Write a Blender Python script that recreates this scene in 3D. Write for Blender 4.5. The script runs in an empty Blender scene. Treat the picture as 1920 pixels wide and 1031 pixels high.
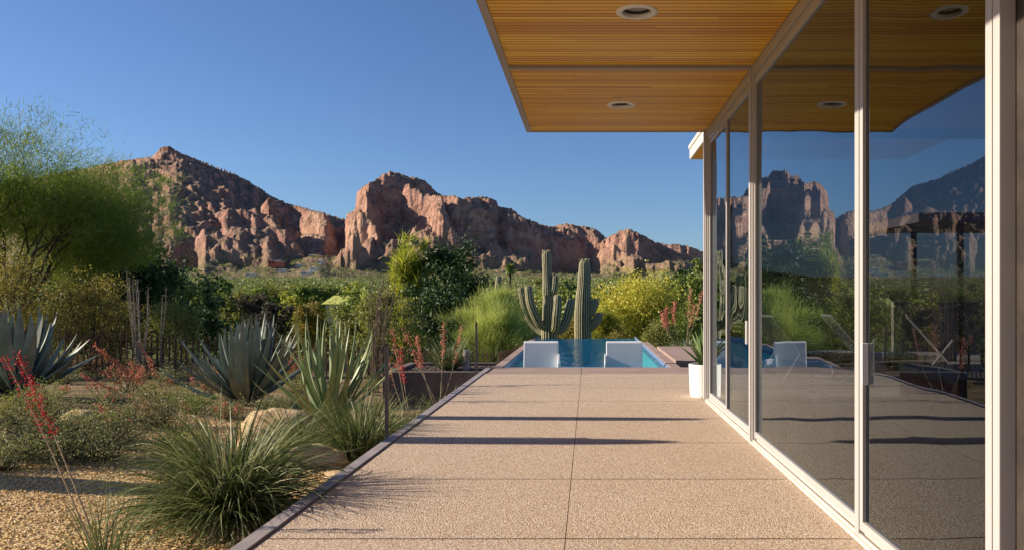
import bpy, math, random
import numpy as np

RNG = np.random.default_rng(11)
random.seed(5)
C = bpy.context.scene.collection
F, CX, CY, EYE = 1500.0, 1104.0, 553.0, 1.25     # focal length in photo pixels, vanishing point, eye height (m)

# ------------------------------------------------------------------ noise
def _hash(ix, iy, seed):
    n = (ix.astype(np.int64) * 374761393 + iy.astype(np.int64) * 668265263 + seed * 974634777) & 0x7fffffff
    n = ((n ^ (n >> 13)) * 1274126177) & 0x7fffffff
    return ((n ^ (n >> 16)) & 0xffff) / 65535.0

def vnoise(x, y, seed=0):
    x0 = np.floor(x); y0 = np.floor(y)
    fx = x - x0; fy = y - y0
    fx = fx * fx * fx * (fx * (fx * 6 - 15) + 10); fy = fy * fy * fy * (fy * (fy * 6 - 15) + 10)
    a = _hash(x0, y0, seed); b = _hash(x0 + 1, y0, seed); c = _hash(x0, y0 + 1, seed); d = _hash(x0 + 1, y0 + 1, seed)
    return (a * (1 - fx) + b * fx) * (1 - fy) + (c * (1 - fx) + d * fx) * fy

def fbm(x, y, octv=5, seed=0, gain=.5):
    s = 0; a = 1; t = 0
    for i in range(octv):
        s = s + a * (vnoise(x, y, seed + i * 17) * 2 - 1); t += a
        x = x * 2.03 + 13.7; y = y * 2.03 + 7.1; a *= gain
    return s / t

def ridged(x, y, octv=5, seed=0):
    s = 0; a = 1; t = 0
    for i in range(octv):
        v = 1 - np.abs(vnoise(x, y, seed + i * 31) * 2 - 1)
        s = s + a * v * v; t += a
        x = x * 2.1 + 3.7; y = y * 2.1 + 9.1; a *= .5
    return s / t

def worley(x, y, seed=0):
    x0 = np.floor(x); y0 = np.floor(y); best = np.full(np.shape(x), 9.0)
    for i in (-1, 0, 1):
        for j in (-1, 0, 1):
            cx = x0 + i; cy = y0 + j
            px = cx + _hash(cx, cy, seed); py = cy + _hash(cx, cy, seed + 5)
            best = np.minimum(best, (x - px) ** 2 + (y - py) ** 2)
    return np.sqrt(best)

# ------------------------------------------------------------------ mesh builder
class MB:
    def __init__(s): s.v = []; s.f = []; s.n = 0; s.a = []
    def add(s, v, f, m=0, a=None):
        v = np.asarray(v, float).reshape(-1, 3); f = np.asarray(f, int)
        s.v.append(v); s.f.append((f + s.n, m)); s.n += len(v)
        s.a.append(np.zeros(len(v)) if a is None else np.asarray(a, float).ravel())
        return s
    def box(s, x0, x1, y0, y1, z0, z1, m=0):
        v = [(x, y, z) for x in (x0, x1) for y in (y0, y1) for z in (z0, z1)]
        return s.add(v, [(0, 1, 3, 2), (4, 6, 7, 5), (0, 4, 5, 1), (2, 3, 7, 6), (0, 2, 6, 4), (1, 5, 7, 3)], m)
    def hexa(s, bot, top, m=0):          # two rings of four points
        return s.add(list(bot) + list(top), [(3, 2, 1, 0), (4, 5, 6, 7), (0, 1, 5, 4), (1, 2, 6, 5), (2, 3, 7, 6), (3, 0, 4, 7)], m)
    def tube(s, P, r, n=8, m=0, cap=True, rib=None, a=None):
        P = np.asarray(P, float); K = len(P); r = np.broadcast_to(np.asarray(r, float), (K,))
        T = np.gradient(P, axis=0); T /= np.linalg.norm(T, axis=1)[:, None] + 1e-9
        u = np.array([1., 0, 0]) if abs(T[0][0]) < .8 else np.array([0, 1., 0])
        U = []
        for k in range(K):
            u = u - T[k] * u.dot(T[k]); u /= np.linalg.norm(u) + 1e-9; U.append(u)
        U = np.array(U); W = np.cross(T, U)
        th = np.linspace(0, 2 * math.pi, n, endpoint=False)
        m_ = np.ones(n) if rib is None else rib(th)
        V = P[:, None] + r[:, None, None] * m_[None, :, None] * (np.cos(th)[None, :, None] * U[:, None] + np.sin(th)[None, :, None] * W[:, None])
        i = np.arange(K - 1)[:, None] * n; j = np.arange(n)[None]; j2 = (j + 1) % n
        Fq = np.stack([i + j, i + j2, i + n + j2, i + n + j], -1).reshape(-1, 4)
        att = None if rib is None else np.tile((m_ - m_.min()) / (np.ptp(m_) + 1e-9), K)
        s.add(V, Fq, m, att)
        if cap:
            base = s.n - K * n
            c = np.array([P[0], P[-1]]); s.add(c, np.zeros((0, 3), int), m)
            t0 = np.stack([np.full(n, s.n - 2), base + (np.arange(n) + 1) % n, base + np.arange(n)], -1)
            e = base + (K - 1) * n
            t1 = np.stack([np.full(n, s.n - 1), e + np.arange(n), e + (np.arange(n) + 1) % n], -1)
            s.f.append((np.vstack([t0, t1]), m))
        return s
    def lathe(s, prof, c=(0, 0, 0), n=32, m=0, sq=None):
        th = np.linspace(0, 2 * math.pi, n, endpoint=False)
        k = np.ones(n) if sq is None else sq(th)
        V = np.array([[(c[0] + r * q * math.cos(t), c[1] + r * q * math.sin(t), c[2] + z) for t, q in zip(th, k)] for r, z in prof])
        K = len(prof); i = np.arange(K - 1)[:, None] * n; j = np.arange(n)[None]; j2 = (j + 1) % n
        return s.add(V, np.stack([i + j, i + j2, i + n + j2, i + n + j], -1).reshape(-1, 4), m)
    def build(s, name, mats, parent=None, smooth=False, loc=None, bevel=0):
        me = bpy.data.meshes.new(name)
        V = np.concatenate(s.v)
        if loc is not None: V = V - np.asarray(loc)
        loops = []; starts = []; mi = []; p = 0
        for f, m in s.f:
            if len(f) == 0: continue
            k = f.shape[1]; loops.append(f.ravel()); starts.append(p + np.arange(len(f)) * k); p += f.size; mi.append(np.full(len(f), m))
        loops = np.concatenate(loops); starts = np.concatenate(starts); mi = np.concatenate(mi)
        me.vertices.add(len(V)); me.vertices.foreach_set('co', V.ravel())
        me.loops.add(len(loops)); me.loops.foreach_set('vertex_index', loops.astype(np.int32))
        me.polygons.add(len(starts)); me.polygons.foreach_set('loop_start', starts.astype(np.int32))
        me.update(calc_edges=True)
        me.polygons.foreach_set('material_index', mi.astype(np.int32))
        me.polygons.foreach_set('use_smooth', np.full(len(starts), bool(smooth)))
        if any(a.any() for a in s.a):
            at = me.attributes.new('rib', 'FLOAT', 'POINT'); at.data.foreach_set('value', np.concatenate(s.a).astype(np.float32))
        for m in (mats if isinstance(mats, (list, tuple)) else [mats]): me.materials.append(m)
        me.update()
        o = bpy.data.objects.new(name, me); C.objects.link(o)
        if loc is not None: o.location = loc
        if parent: o.parent = parent
        if bevel:
            b = o.modifiers.new('bevel', 'BEVEL'); b.width = bevel; b.segments = 2; b.limit_method = 'ANGLE'
        return o

def tag(o, label=None, cat=None, group=None, kind=None):
    if label: o['label'] = label
    if cat: o['category'] = cat
    if group: o['group'] = group
    if kind: o['kind'] = kind
    return o
def empty(name, loc, label, cat, group=None, rz=0):
    o = bpy.data.objects.new(name, None); C.objects.link(o); o.location = loc; o.rotation_euler = (0, 0, rz)
    return tag(o, label, cat, group)
def copy_tree(o, parent=None):
    c = o.copy(); C.objects.link(c); c.parent = parent
    for ch in [x for x in bpy.data.objects if x.parent == o]: copy_tree(ch, c)
    return c

# ------------------------------------------------------------------ vectorised leaves and blades
def unit(v): return v / (np.linalg.norm(v, axis=-1, keepdims=True) + 1e-9)
def rand_dir(n, up=0.):
    d = RNG.normal(size=(n, 3)); d[:, 2] += up; return unit(d)
def leaves(mb, P, size, aspect=.5, up=.3, m=0, D=None):
    n = len(P); D = rand_dir(n, up) if D is None else unit(D)
    S = unit(np.cross(D, RNG.normal(size=(n, 3)))); size = np.broadcast_to(size, (n,))
    L = D * size[:, None] * .5; W = S * (size * aspect)[:, None] * .5
    V = np.stack([P - L, P + W, P + L, P - W], 1)
    mb.add(V.reshape(-1, 3), np.arange(4 * n).reshape(n, 4), m)
def ribbons(mb, Cn, W, S, m=0):
    N, K, _ = Cn.shape
    S = S[:, None] if S.ndim == 2 else S
    V = np.stack([Cn - S * W[..., None], Cn + S * W[..., None]], 2)
    b = (np.arange(N)[:, None] * K + np.arange(K - 1)[None]) * 2
    mb.add(V.reshape(-1, 3), np.stack([b, b + 1, b + 3, b + 2], -1).reshape(-1, 4), m)
def arcs(n, base, az, el, L, droop, K, wob=0.):
    t = np.linspace(0, 1, K)[None]
    e = el[:, None] - droop[:, None] * t ** 1.4
    a = az[:, None] + wob * np.sin(t * 3 + RNG.uniform(0, 6, n)[:, None])
    d = np.stack([np.cos(e) * np.cos(a), np.cos(e) * np.sin(a), np.sin(e)], -1)
    P = np.cumsum(d, 1) * (L / K)[:, None, None]
    P = P - P[:, :1] + base[:, None]
    side = np.stack([-np.sin(az), np.cos(az), 0 * az], -1)
    return P, side, d
def octas(mb, P, D, L, Rr, m=0):
    n = len(P); D = unit(D); A = unit(np.cross(D, rand_dir(n))); B = np.cross(D, A)
    L = np.broadcast_to(L, (n,))[:, None]; Rr = np.broadcast_to(Rr, (n,))[:, None]
    V = np.stack([P - D * L * .5, P + A * Rr, P + B * Rr, P - A * Rr, P - B * Rr, P + D * L * .5], 1)
    f = np.array([(0, 2, 1), (0, 3, 2), (0, 4, 3), (0, 1, 4), (5, 1, 2), (5, 2, 3), (5, 3, 4), (5, 4, 1)])
    mb.add(V.reshape(-1, 3), (np.arange(n)[:, None, None] * 6 + f[None]).reshape(-1, 3), m)

# ------------------------------------------------------------------ materials
class N:
    def __init__(s, name):
        s.m = bpy.data.materials.new(name); s.m.use_nodes = True; s.t = s.m.node_tree; s.t.nodes.clear()
        s.out = s.t.nodes.new('ShaderNodeOutputMaterial')
    def n(s, typ, **k):
        x = s.t.nodes.new('ShaderNode' + typ)
        for a, b in k.items():
            if a.startswith('_'): setattr(x, a[1:], b)
            else: s.set(x, a.replace('__', ' '), b)
        return x
    def set(s, x, a, b):
        i = x.inputs[int(a[1:])] if (a[0] == 'i' and a[1:].isdigit()) else x.inputs[a]
        if isinstance(b, bpy.types.NodeSocket): s.t.links.new(b, i)
        else: i.default_value = (*b, 1) if (isinstance(b, tuple) and len(b) == 3 and i.type == 'RGBA') else b
    def pos(s): return s.n('NewGeometry').outputs['Position']
    def obj(s): return s.n('TexCoord').outputs['Object']
    def map(s, v, sc=(1, 1, 1), rot=(0, 0, 0)): return s.n('Mapping', Vector=v, Scale=sc, Rotation=rot).outputs[0]
    def noise(s, v, scale, det=4., rough=.55, dist=0.):
        return s.n('TexNoise', Vector=v, Scale=scale, Detail=det, Roughness=rough, Distortion=dist).outputs['Fac']
    def vor(s, v, scale, feat='F1', out='Distance', rnd=1.):
        x = s.n('TexVoronoi', _feature=feat, Vector=v, Scale=scale)
        x.inputs['Randomness'].default_value = rnd
        return x.outputs[out]
    def ramp(s, f, *st, interp='LINEAR'):
        x = s.n('ValToRGB', Fac=f); r = x.color_ramp; r.interpolation = interp
        while len(r.elements) > 1: r.elements.remove(r.elements[-1])
        r.elements[0].position = st[0][0]; r.elements[0].color = (*st[0][1], 1)
        for p, c in st[1:]:
            e = r.elements.new(p); e.color = (*c, 1)
        return x.outputs[0]
    def mix(s, f, a, b, mode='MIX'):
        x = s.n('Mix', _data_type='RGBA', _blend_type=mode)
        s.set(x, 'i0', f); s.set(x, 'i6', a); s.set(x, 'i7', b); return x.outputs[2]
    def math(s, op, a, b=0., c=0., clamp=False):
        x = s.n('Math', _operation=op, i0=a, i1=b); s.set(x, 'i2', c); x.use_clamp = clamp; return x.outputs[0]
    def mr(s, v, a, b, c=0., d=1.):
        x = s.n('MapRange', Value=v); s.set(x, 'i1', a); s.set(x, 'i2', b); s.set(x, 'i3', c); s.set(x, 'i4', d); return x.outputs[0]
    def sep(s, v): return s.n('SeparateXYZ', Vector=v).outputs
    def bump(s, h, st=.5, d=.01, nrm=None):
        x = s.n('Bump', Strength=st, Distance=d, Height=h)
        if nrm: s.set(x, 'Normal', nrm)
        return x.outputs[0]
    def pbr(s, col, rough=.7, spec=.3, bump=None, metal=0., **k):
        x = s.n('BsdfPrincipled', Roughness=rough, Metallic=metal); s.set(x, 'Base Color', col); s.set(x, 'Specular IOR Level', spec)
        if bump: s.set(x, 'Normal', bump)
        for a, b in k.items(): s.set(x, a.replace('__', ' '), b)
        s.t.links.new(x.outputs[0], s.out.inputs[0]); return s.m
    def fin(s, sh): s.t.links.new(sh, s.out.inputs[0]); return s.m

def g3(r, g, b): return tuple(((c / 255) / 12.92 if c / 255 < .04045 else ((c / 255 + .055) / 1.055) ** 2.4) for c in (r, g, b))

def leaf_mat(name, cols, trans=.35, rough=.55, gloss=.04):
    k = N(name); r = k.n('NewGeometry').outputs['Random Per Island']
    big = k.noise(k.pos(), 1.3, 2.)
    f = k.math('ADD', k.math('MULTIPLY', r, .75), k.math('MULTIPLY', big, .4), clamp=True)
    st = [(.12 + .8 * i / (len(cols) - 1), c) for i, c in enumerate(cols)]
    col = k.ramp(f, *st)
    d = k.n('BsdfDiffuse', Color=col).outputs[0]; t = k.n('BsdfTranslucent', Color=col).outputs[0]
    g = k.n('BsdfGlossy', Roughness=rough).outputs[0]
    a = k.n('MixShader', Fac=trans); k.set(a, 'i1', d); k.set(a, 'i2', t)
    b = k.n('MixShader', Fac=gloss); k.set(b, 'i1', a.outputs[0]); k.set(b, 'i2', g)
    return k.fin(b.outputs[0])
def plain(name, c1, c2, scale=3., rough=.6, spec=.3, bst=.0, bs=40., metal=0., det=5.):
    k = N(name); p = k.obj()
    col = k.mix(k.mr(k.noise(p, scale, det), .35, .65), c1, c2)
    b = k.bump(k.noise(p, bs, 4.), bst, .01) if bst else None
    return k.pbr(col, rough, spec, b, metal)

M = {}
# --- exposed aggregate: pebbles set in a tan matrix
def aggregate():
    k = N('exposed_aggregate'); p = k.pos()
    w = k.n('VectorMath', _operation='ADD', i0=p, i1=k.n('VectorMath', _operation='SCALE', i0=k.n('TexNoise', Vector=p, Scale=60., Detail=2.).outputs['Color'], Scale=.006).outputs[0]).outputs[0]
    vc = k.n('TexVoronoi', _feature='F1', Vector=w, Scale=115.)
    cell = k.sep(vc.outputs['Color'])[0]; d = vc.outputs['Distance']
    peb = k.ramp(cell, (0., (.22, .16, .11)), (.18, (.46, .35, .25)), (.5, (.65, .51, .385)), (.75, (.76, .63, .49)), (.93, (.93, .86, .74)), (1., (.11, .08, .055)))
    edge = k.mr(d, .35, .62)
    col = k.mix(k.math('MULTIPLY', edge, .75), peb, (.38, .26, .17))
    big = k.noise(p, .9, 4.); big2 = k.noise(k.map(p, (1, 3, 1)), 5., 3.)
    col = k.mix(k.mr(big, .4, .75, 0., .18), col, (.42, .3, .21))
    col = k.mix(k.mr(big2, .5, .8, 0., .06), col, (.72, .58, .44))
    x, y, z = [k.sep(p)[i] for i in range(3)]
    sl = k.n('CombineXYZ', X=k.math('FLOOR', k.math('DIVIDE', k.math('SUBTRACT', y, 4.11), 1.335)), Y=k.math('GREATER_THAN', x, -.12), Z=0.).outputs[0]
    sv = k.n('TexWhiteNoise', _noise_dimensions='3D', Vector=sl).outputs[0]
    col = k.mix(k.math('MULTIPLY', sv, .16), col, (.4, .29, .21))
    st = k.noise(k.map(p, (1, 1, 1)), 2.2, 6., .7, 1.2); col = k.mix(k.mr(st, .6, .72, 0., .22), col, (.3, .21, .15))
    hgt = k.math('SUBTRACT', 1., k.math('MULTIPLY', d, 1.3))
    return k.pbr(col, .8, .25, k.bump(hgt, .55, .006))
M['agg'] = aggregate()
def coping():
    k = N('smooth_concrete'); p = k.pos()
    col = k.mix(k.mr(k.noise(p, 1.6, 5.), .3, .7), (.29, .2, .165), (.37, .27, .225))
    return k.pbr(col, .75, .25, k.bump(k.noise(p, 60., 3.), .15, .004))
M['coping'] = coping()
def board_formed():
    k = N('board_formed_concrete'); p = k.pos()
    st = k.noise(k.map(p, (14, 14, .4)), 1., 4.); bl = k.noise(p, 2., 5.)
    col = k.mix(k.mr(st, .3, .7), (.1, .08, .068), (.17, .135, .11)); col = k.mix(k.mr(bl, .45, .7, 0., .5), col, (.2, .165, .14))
    return k.pbr(col, .85, .2, k.bump(st, .3, .01))
M['wallc'] = board_formed()
def soffit():
    k = N('cedar_boards'); p = k.pos(); x, y, z = [k.sep(p)[i] for i in range(3)]
    bw = .062
    yb = k.math('DIVIDE', y, bw); row = k.math('FLOOR', yb); fr = k.math('FRACT', yb)
    rr = k.n('TexWhiteNoise', _noise_dimensions='1D', W=row).outputs[0]
    seg = k.math('FLOOR', k.math('DIVIDE', k.math('ADD', x, k.math('MULTIPLY', rr, 9.)), 3.8))
    v = k.n('CombineXYZ', X=row, Y=seg, Z=0.).outputs[0]
    wn = k.n('TexWhiteNoise', _noise_dimensions='3D', Vector=v).outputs[0]
    gv = k.n('CombineXYZ', X=k.math('MULTIPLY', x, 1.2), Y=k.math('MULTIPLY', y, 60.), Z=k.math('MULTIPLY', row, 3.7)).outputs[0]
    gr = k.noise(gv, 1.5, 6., .6, .6)
    base = k.ramp(wn, (0., (.62, .29, .018)), (.2, (.8, .41, .027)), (.5, (.9, .5, .035)), (.8, (.97, .64, .06)), (1., (.74, .38, .023)))
    col = k.mix(k.mr(gr, .35, .7, 0., .42), base, (.5, .2, .012))
    gap = k.math('LESS_THAN', fr, .13)
    col = k.mix(gap, col, (.03, .015, .006))
    kn = k.vor(k.map(p, (1.2, 5, 1)), 2.2); col = k.mix(k.mr(kn, .03, .06, .7, 0.), col, (.1, .04, .01))
    h = k.math('SUBTRACT', k.math('MULTIPLY', gr, .1), gap)
    return k.pbr(col, .42, .35, k.bump(h, .5, .004))
M['cedar'] = soffit()
M['frame'] = plain('champagne_aluminium', (.4, .38, .365), (.44, .42, .405), .6, .42, .5)
M['trim'] = plain('mauve_metal_trim', (.3, .275, .29), (.35, .32, .33), 1., .5, .4)
M['edge'] = plain('steel_edging', (.26, .225, .22), (.36, .31, .3), 4., .5, .4, .1, 90.)
M['postm'] = plain('bronze_post', (.1, .085, .075), (.14, .12, .105), 4., .45, .5)
M['dark'] = plain('dark_steel', (.03, .024, .02), (.055, .042, .034), 8., .5, .4, .15, 60.)
M['rod'] = plain('rusted_rod', (.07, .042, .026), (.16, .095, .055), 9., .75, .2, .2, 90.)
M['white'] = plain('white_satin', (.7, .71, .72), (.76, .77, .78), 4., .4, .4)
M['pot'] = plain('white_glazed', (.83, .81, .77), (.86, .84, .8), 3., .3, .5)
M['black'] = plain('matt_black', (.012, .011, .01), (.02, .018, .016), 4., .5, .3)
M['intwall'] = plain('charcoal_wall', (.025, .022, .02), (.035, .03, .027), 1., .7, .2)
M['fascia'] = plain('painted_fascia', (.58, .53, .46), (.64, .58, .51), 2., .5, .35)
M['tabletop'] = plain('grey_tabletop', (.2, .2, .2), (.26, .26, .26), 3., .35, .4)
def reddish():
    k = N('red_wood'); p = k.obj(); g = k.noise(k.map(p, (2, 2, 30)), 2., 5.)
    return k.pbr(k.mix(k.mr(g, .3, .7), (.16, .035, .012), (.3, .075, .03)), .4, .4)
M['redwood'] = reddish()
def glassmat(name, tint, ior=1.9, wav=0., rc=(.95, .97, 1., 1.)):
    k = N(name); nrm = None
    if wav:
        p = k.pos(); x, y, z = [k.sep(p)[i] for i in range(3)]
        a = k.noise(k.n('CombineXYZ', X=k.math('MULTIPLY', y, 1.), Y=k.math('MULTIPLY', z, .75), Z=0.).outputs[0], 1.15, 1.2, .3)
        b = k.noise(k.n('CombineXYZ', X=k.math('MULTIPLY', y, .35), Y=k.math('MULTIPLY', z, .25), Z=4.).outputs[0], 1., 1., .4)
        nrm = k.bump(k.math('ADD', k.math('MULTIPLY', a, .4), k.math('MULTIPLY', b, .7)), 1., wav)
    fr = k.n('Fresnel', IOR=ior)
    if nrm: k.set(fr, 'Normal', nrm)
    R_ = fr.outputs[0]; fac = k.math('DIVIDE', k.math('MULTIPLY', R_, 2.), k.math('ADD', R_, 1.))
    g = k.n('BsdfGlossy', Roughness=.0, Color=rc)
    if nrm: k.set(g, 'Normal', nrm)
    t = k.n('BsdfTransparent', Color=tint)
    mx = k.n('MixShader', Fac=fac); k.set(mx, 'i1', t.outputs[0]); k.set(mx, 'i2', g.outputs[0])
    return k.fin(mx.outputs[0])
M['glass'] = glassmat('tinted_window_glass', (.11, .115, .13), 1.56, .022, (.8, .92, 1., 1.))
M['clear'] = glassmat('clear_glass', (.88, .93, .91), 1.5)
def water():
    k = N('pool_water'); p = k.pos()
    n1 = k.noise(k.map(p, (1., .55, 1)), 3.2, 2., .5, .3); n2 = k.noise(k.map(p, (1., .5, 1)), 11., 2.)
    nrm = k.bump(k.math('ADD', n1, k.math('MULTIPLY', n2, .3)), 1., .017)
    fr = k.n('Fresnel', IOR=1.33); k.set(fr, 'Normal', nrm)
    g = k.n('BsdfGlossy', Roughness=.0); k.set(g, 'Normal', nrm)
    t = k.n('BsdfTransparent', Color=(.55, .9, .95))
    mx = k.n('MixShader', Fac=k.math('MULTIPLY', fr.outputs[0], .6)); k.set(mx, 'i1', t.outputs[0]); k.set(mx, 'i2', g.outputs[0])
    return k.fin(mx.outputs[0])
M['water'] = water()
def tile():
    k = N('blue_mosaic'); p = k.pos()
    x, y, z = [k.sep(p)[i] for i in range(3)]
    v = k.n('CombineXYZ', X=k.math('MULTIPLY', k.math('ADD', x, y), 1.), Y=z, Z=0.).outputs[0]
    b = k.n('TexBrick', Vector=v, Scale=1., Color1=(.06, .13, .36), Color2=(.13, .24, .5), Mortar=(.5, .55, .6))
    b.offset = 0; b.inputs['Brick Width'].default_value = .04; b.inputs['Row Height'].default_value = .04; b.inputs['Mortar Size'].default_value = .004
    return k.pbr(b.outputs[0], .25, .5)
M['tile'] = tile()
M['plaster'] = plain('aqua_pool_plaster', (.3, .78, .84), (.42, .86, .9), 2., .7, .2)
def gravel():
    k = N('desert_ground'); p = k.pos(); y = k.sep(p)[1]; x = k.sep(p)[0]
    vc = k.n('TexVoronoi', _feature='F1', Vector=p, Scale=48.); cell = k.sep(vc.outputs['Color'])[0]; d = vc.outputs['Distance']
    peb = k.ramp(cell, (0., (.38, .23, .09)), (.3, (.62, .42, .18)), (.6, (.76, .55, .26)), (.9, (.88, .71, .4)), (1., (.25, .15, .08)))
    col = k.mix(k.mr(d, .35, .65, 0., .8), peb, (.2, .12, .06))
    col = k.mix(k.mr(k.noise(p, 1.2, 4.), .45, .7, 0., .5), col, (.36, .24, .13))
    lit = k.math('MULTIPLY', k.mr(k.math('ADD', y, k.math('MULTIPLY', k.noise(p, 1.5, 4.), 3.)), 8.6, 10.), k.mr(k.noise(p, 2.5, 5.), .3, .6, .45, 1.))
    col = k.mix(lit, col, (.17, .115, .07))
    # beyond the fence: mown grass, dry soil and scrub floor
    g1 = k.mix(k.mr(k.noise(p, .25, 5.), .35, .65), (.09, .13, .03), (.16, .18, .06))
    g1 = k.mix(k.mr(k.noise(p, .035, 5.), .48, .6), g1, (.2, .155, .1))
    g2 = k.mix(k.mr(k.noise(p, .05, 6., .7), .35, .65), (.13, .14, .06), (.32, .26, .16))
    far = k.mix(k.mr(y, 150., 320.), g1, g2)
    col = k.mix(k.mr(y, 18., 24.), col, far)
    return k.pbr(col, .92, .12, k.bump(k.math('SUBTRACT', 1., d), .7, .01))
M['ground'] = gravel()
def pebmat(name, cols):
    k = N(name); r = k.n('NewGeometry').outputs['Random Per Island']
    return k.pbr(k.ramp(r, *[(i / (len(cols) - 1), c) for i, c in enumerate(cols)]), .85, .2)
M['peb'] = pebmat('golden_gravel', [(.38, .22, .09), (.66, .44, .18), (.8, .58, .26), (.88, .69, .38), (.55, .35, .17), (.92, .8, .54)])
M['peb2'] = pebmat('dark_gravel', [(.06, .05, .05), (.12, .1, .09), (.2, .16, .14)])
def boulder():
    k = N('sandstone_boulder'); p = k.obj()
    a = k.noise(p, 3.5, 8., .65); col = k.ramp(a, (.3, (.28, .18, .1)), (.45, (.58, .4, .22)), (.62, (.72, .55, .33)), (.8, (.82, .7, .5)))
    return k.pbr(col, .85, .2, k.bump(k.noise(p, 9., 8., .7), .8, .05))
M['boulder'] = boulder()
def rock():
    k = N('mountain_rock'); g = k.n('NewGeometry'); p = g.outputs['Position']; nz = k.sep(g.outputs['Normal'])[2]; z = k.sep(p)[2]
    n1 = k.noise(p, .012, 8., .65); n2 = k.noise(p, .06, 8., .7); n3 = k.noise(k.map(p, (1, 1, .7)), .05, 7., .65)
    red = k.ramp(n2, (.28, (.16, .088, .07)), (.42, (.32, .172, .125)), (.55, (.47, .265, .2)), (.72, (.62, .4, .3)))
    red = k.mix(k.mr(n3, .34, .46, .6, 0.), red, (.16, .09, .075))
    red = k.mix(k.mr(n1, .5, .68, 0., .6), red, (.68, .43, .27))
    sp = k.vor(p, .32); sp2 = k.noise(p, .22, 5., .8)
    scr = k.ramp(sp2, (.34, (.13, .105, .07)), (.44, (.23, .165, .115)), (.52, (.34, .225, .165)), (.7, (.48, .32, .25)))
    scr = k.mix(k.mr(sp, .2, .35, .35, 0.), scr, (.07, .075, .04))
    slope = k.math('ADD', nz, k.math('MULTIPLY', k.math('SUBTRACT', n2, .5), .55))
    f = k.mr(slope, .58, .78)
    lo = k.mr(k.math('ADD', z, k.math('MULTIPLY', n1, 60.)), 60., 125., .7, 0.)
    col = k.mix(k.math('MAXIMUM', f, lo, clamp=True), red, scr)
    gl = k.mr(k.math('ADD', z, k.math('MULTIPLY', k.noise(p, .02, 5.), 50.)), 55., 95., .8, 0.)
    col = k.mix(k.math('MULTIPLY', gl, k.mr(k.noise(p, .12, 6., .75), .38, .55)), col, (.12, .15, .05))
    crk = k.vor(k.map(p, (1, 1, .6)), .07, 'DISTANCE_TO_EDGE')
    h = k.math('ADD', k.math('MULTIPLY', k.noise(p, .1, 9., .68), 1.), k.math('MULTIPLY', k.mr(crk, 0., .12), .12))
    return k.pbr(col, .92, .1, k.bump(h, .9, 9.))
M['rock'] = rock()
def bark(name, a, b):
    k = N(name); p = k.obj(); n = k.noise(k.map(p, (1, 1, .2)), 18., 6.)
    return k.pbr(k.mix(k.mr(n, .3, .7), a, b), .85, .2, k.bump(n, .6, .02))
M['bark'] = bark('dark_bark', (.035, .026, .018), (.09, .07, .05)); M['gbark'] = bark('green_bark', (.14, .15, .05), (.24, .24, .09))
M['stalk'] = bark('pale_stalk', (.3, .24, .16), (.46, .38, .27)); M['ocot'] = bark('grey_cane', (.15, .125, .1), (.32, .28, .23)); M['ocob'] = bark('brown_cane', (.1, .07, .05), (.24, .18, .13))
def saguaro():
    k = N('saguaro_skin'); a = k.n('Attribute', _attribute_name='rib').outputs['Fac']; p = k.obj()
    n = k.noise(p, 2.5, 5.); 
    c = k.mix(k.mr(n, .35, .65), (.045, .06, .022), (.09, .095, .04))
    c = k.mix(k.mr(k.noise(k.map(p, (1, 1, .5)), 1.1, 3.), .5, .7, 0., .65), c, (.15, .115, .06))
    dots = k.vor(k.map(p, (1, 1, 1)), 22.)
    c = k.mix(k.math('MULTIPLY', k.mr(a, .55, .95), k.mr(dots, .2, .6, 1., .6)), c, (.52, .46, .3))
    return k.pbr(c, .6, .25, k.bump(k.noise(p, 40., 3.), .4, .01))
M['sag'] = saguaro()
def agave(name, c1, c2, c3):
    k = N(name); p = k.obj(); r = k.n('NewGeometry').outputs['Random Per Island']
    c = k.mix(r, c1, c2); c = k.mix(k.mr(k.noise(p, 4., 4.), .4, .7, 0., .6), c, c3)
    c = k.mix(k.mr(k.noise(k.map(p, (9, 9, 1)), 6., 3.), .55, .7, 0., .25), c, (.4, .38, .25))
    return k.pbr(c, .5, .35, k.bump(k.noise(p, 25., 3.), .2, .01))
M['agave'] = agave('blue_agave_skin', (.15, .185, .15), (.22, .26, .205), (.38, .41, .34))
M['agave2'] = agave('green_agave_skin', (.18, .25, .1), (.28, .36, .16), (.46, .5, .28))
M['aloe'] = agave('aloe_skin', (.1, .17, .05), (.15, .23, .08), (.22, .3, .12))
G = leaf_mat
M['hesp'] = G('red_yucca_blade', [(.05, .075, .02), (.1, .14, .04), (.17, .21, .07), (.32, .33, .17)], .25, .5, .03)
M['pv'] = G('palo_verde_twig', [(.09, .15, .015), (.17, .24, .025), (.26, .33, .045)], .45)
M['pvb'] = G('bright_palo_verde', [(.24, .3, .05), (.42, .49, .1), (.58, .63, .19)], .45)
M['pvy'] = G('flowering_palo_verde', [(.19, .22, .03), (.36, .39, .04), (.54, .54, .06)], .45)
M['yflower'] = G('yellow_blossom', [(.55, .47, .05), (.72, .64, .1)], .4)
M['dk'] = G('dark_foliage', [(.016, .036, .01), (.036, .072, .018), (.07, .12, .028)], .25)
M['ol'] = G('olive_foliage', [(.09, .11, .02), (.22, .23, .045), (.37, .36, .09)], .35)
M['creo'] = G('creosote_foliage', [(.1, .095, .015), (.24, .21, .035), (.4, .33, .07)], .4)
M['gold'] = G('golden_foliage', [(.12, .1, .012), (.23, .18, .02), (.3, .22, .03)], .4)
M['brn'] = G('brown_conifer_foliage', [(.045, .04, .024), (.085, .075, .045), (.13, .11, .07)], .25)
M['gr'] = G('green_foliage', [(.07, .11, .015), (.17, .23, .035), (.32, .37, .07)], .35)
M['yel'] = G('yellow_foliage', [(.3, .27, .03), (.46, .4, .05)], .4)
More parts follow.
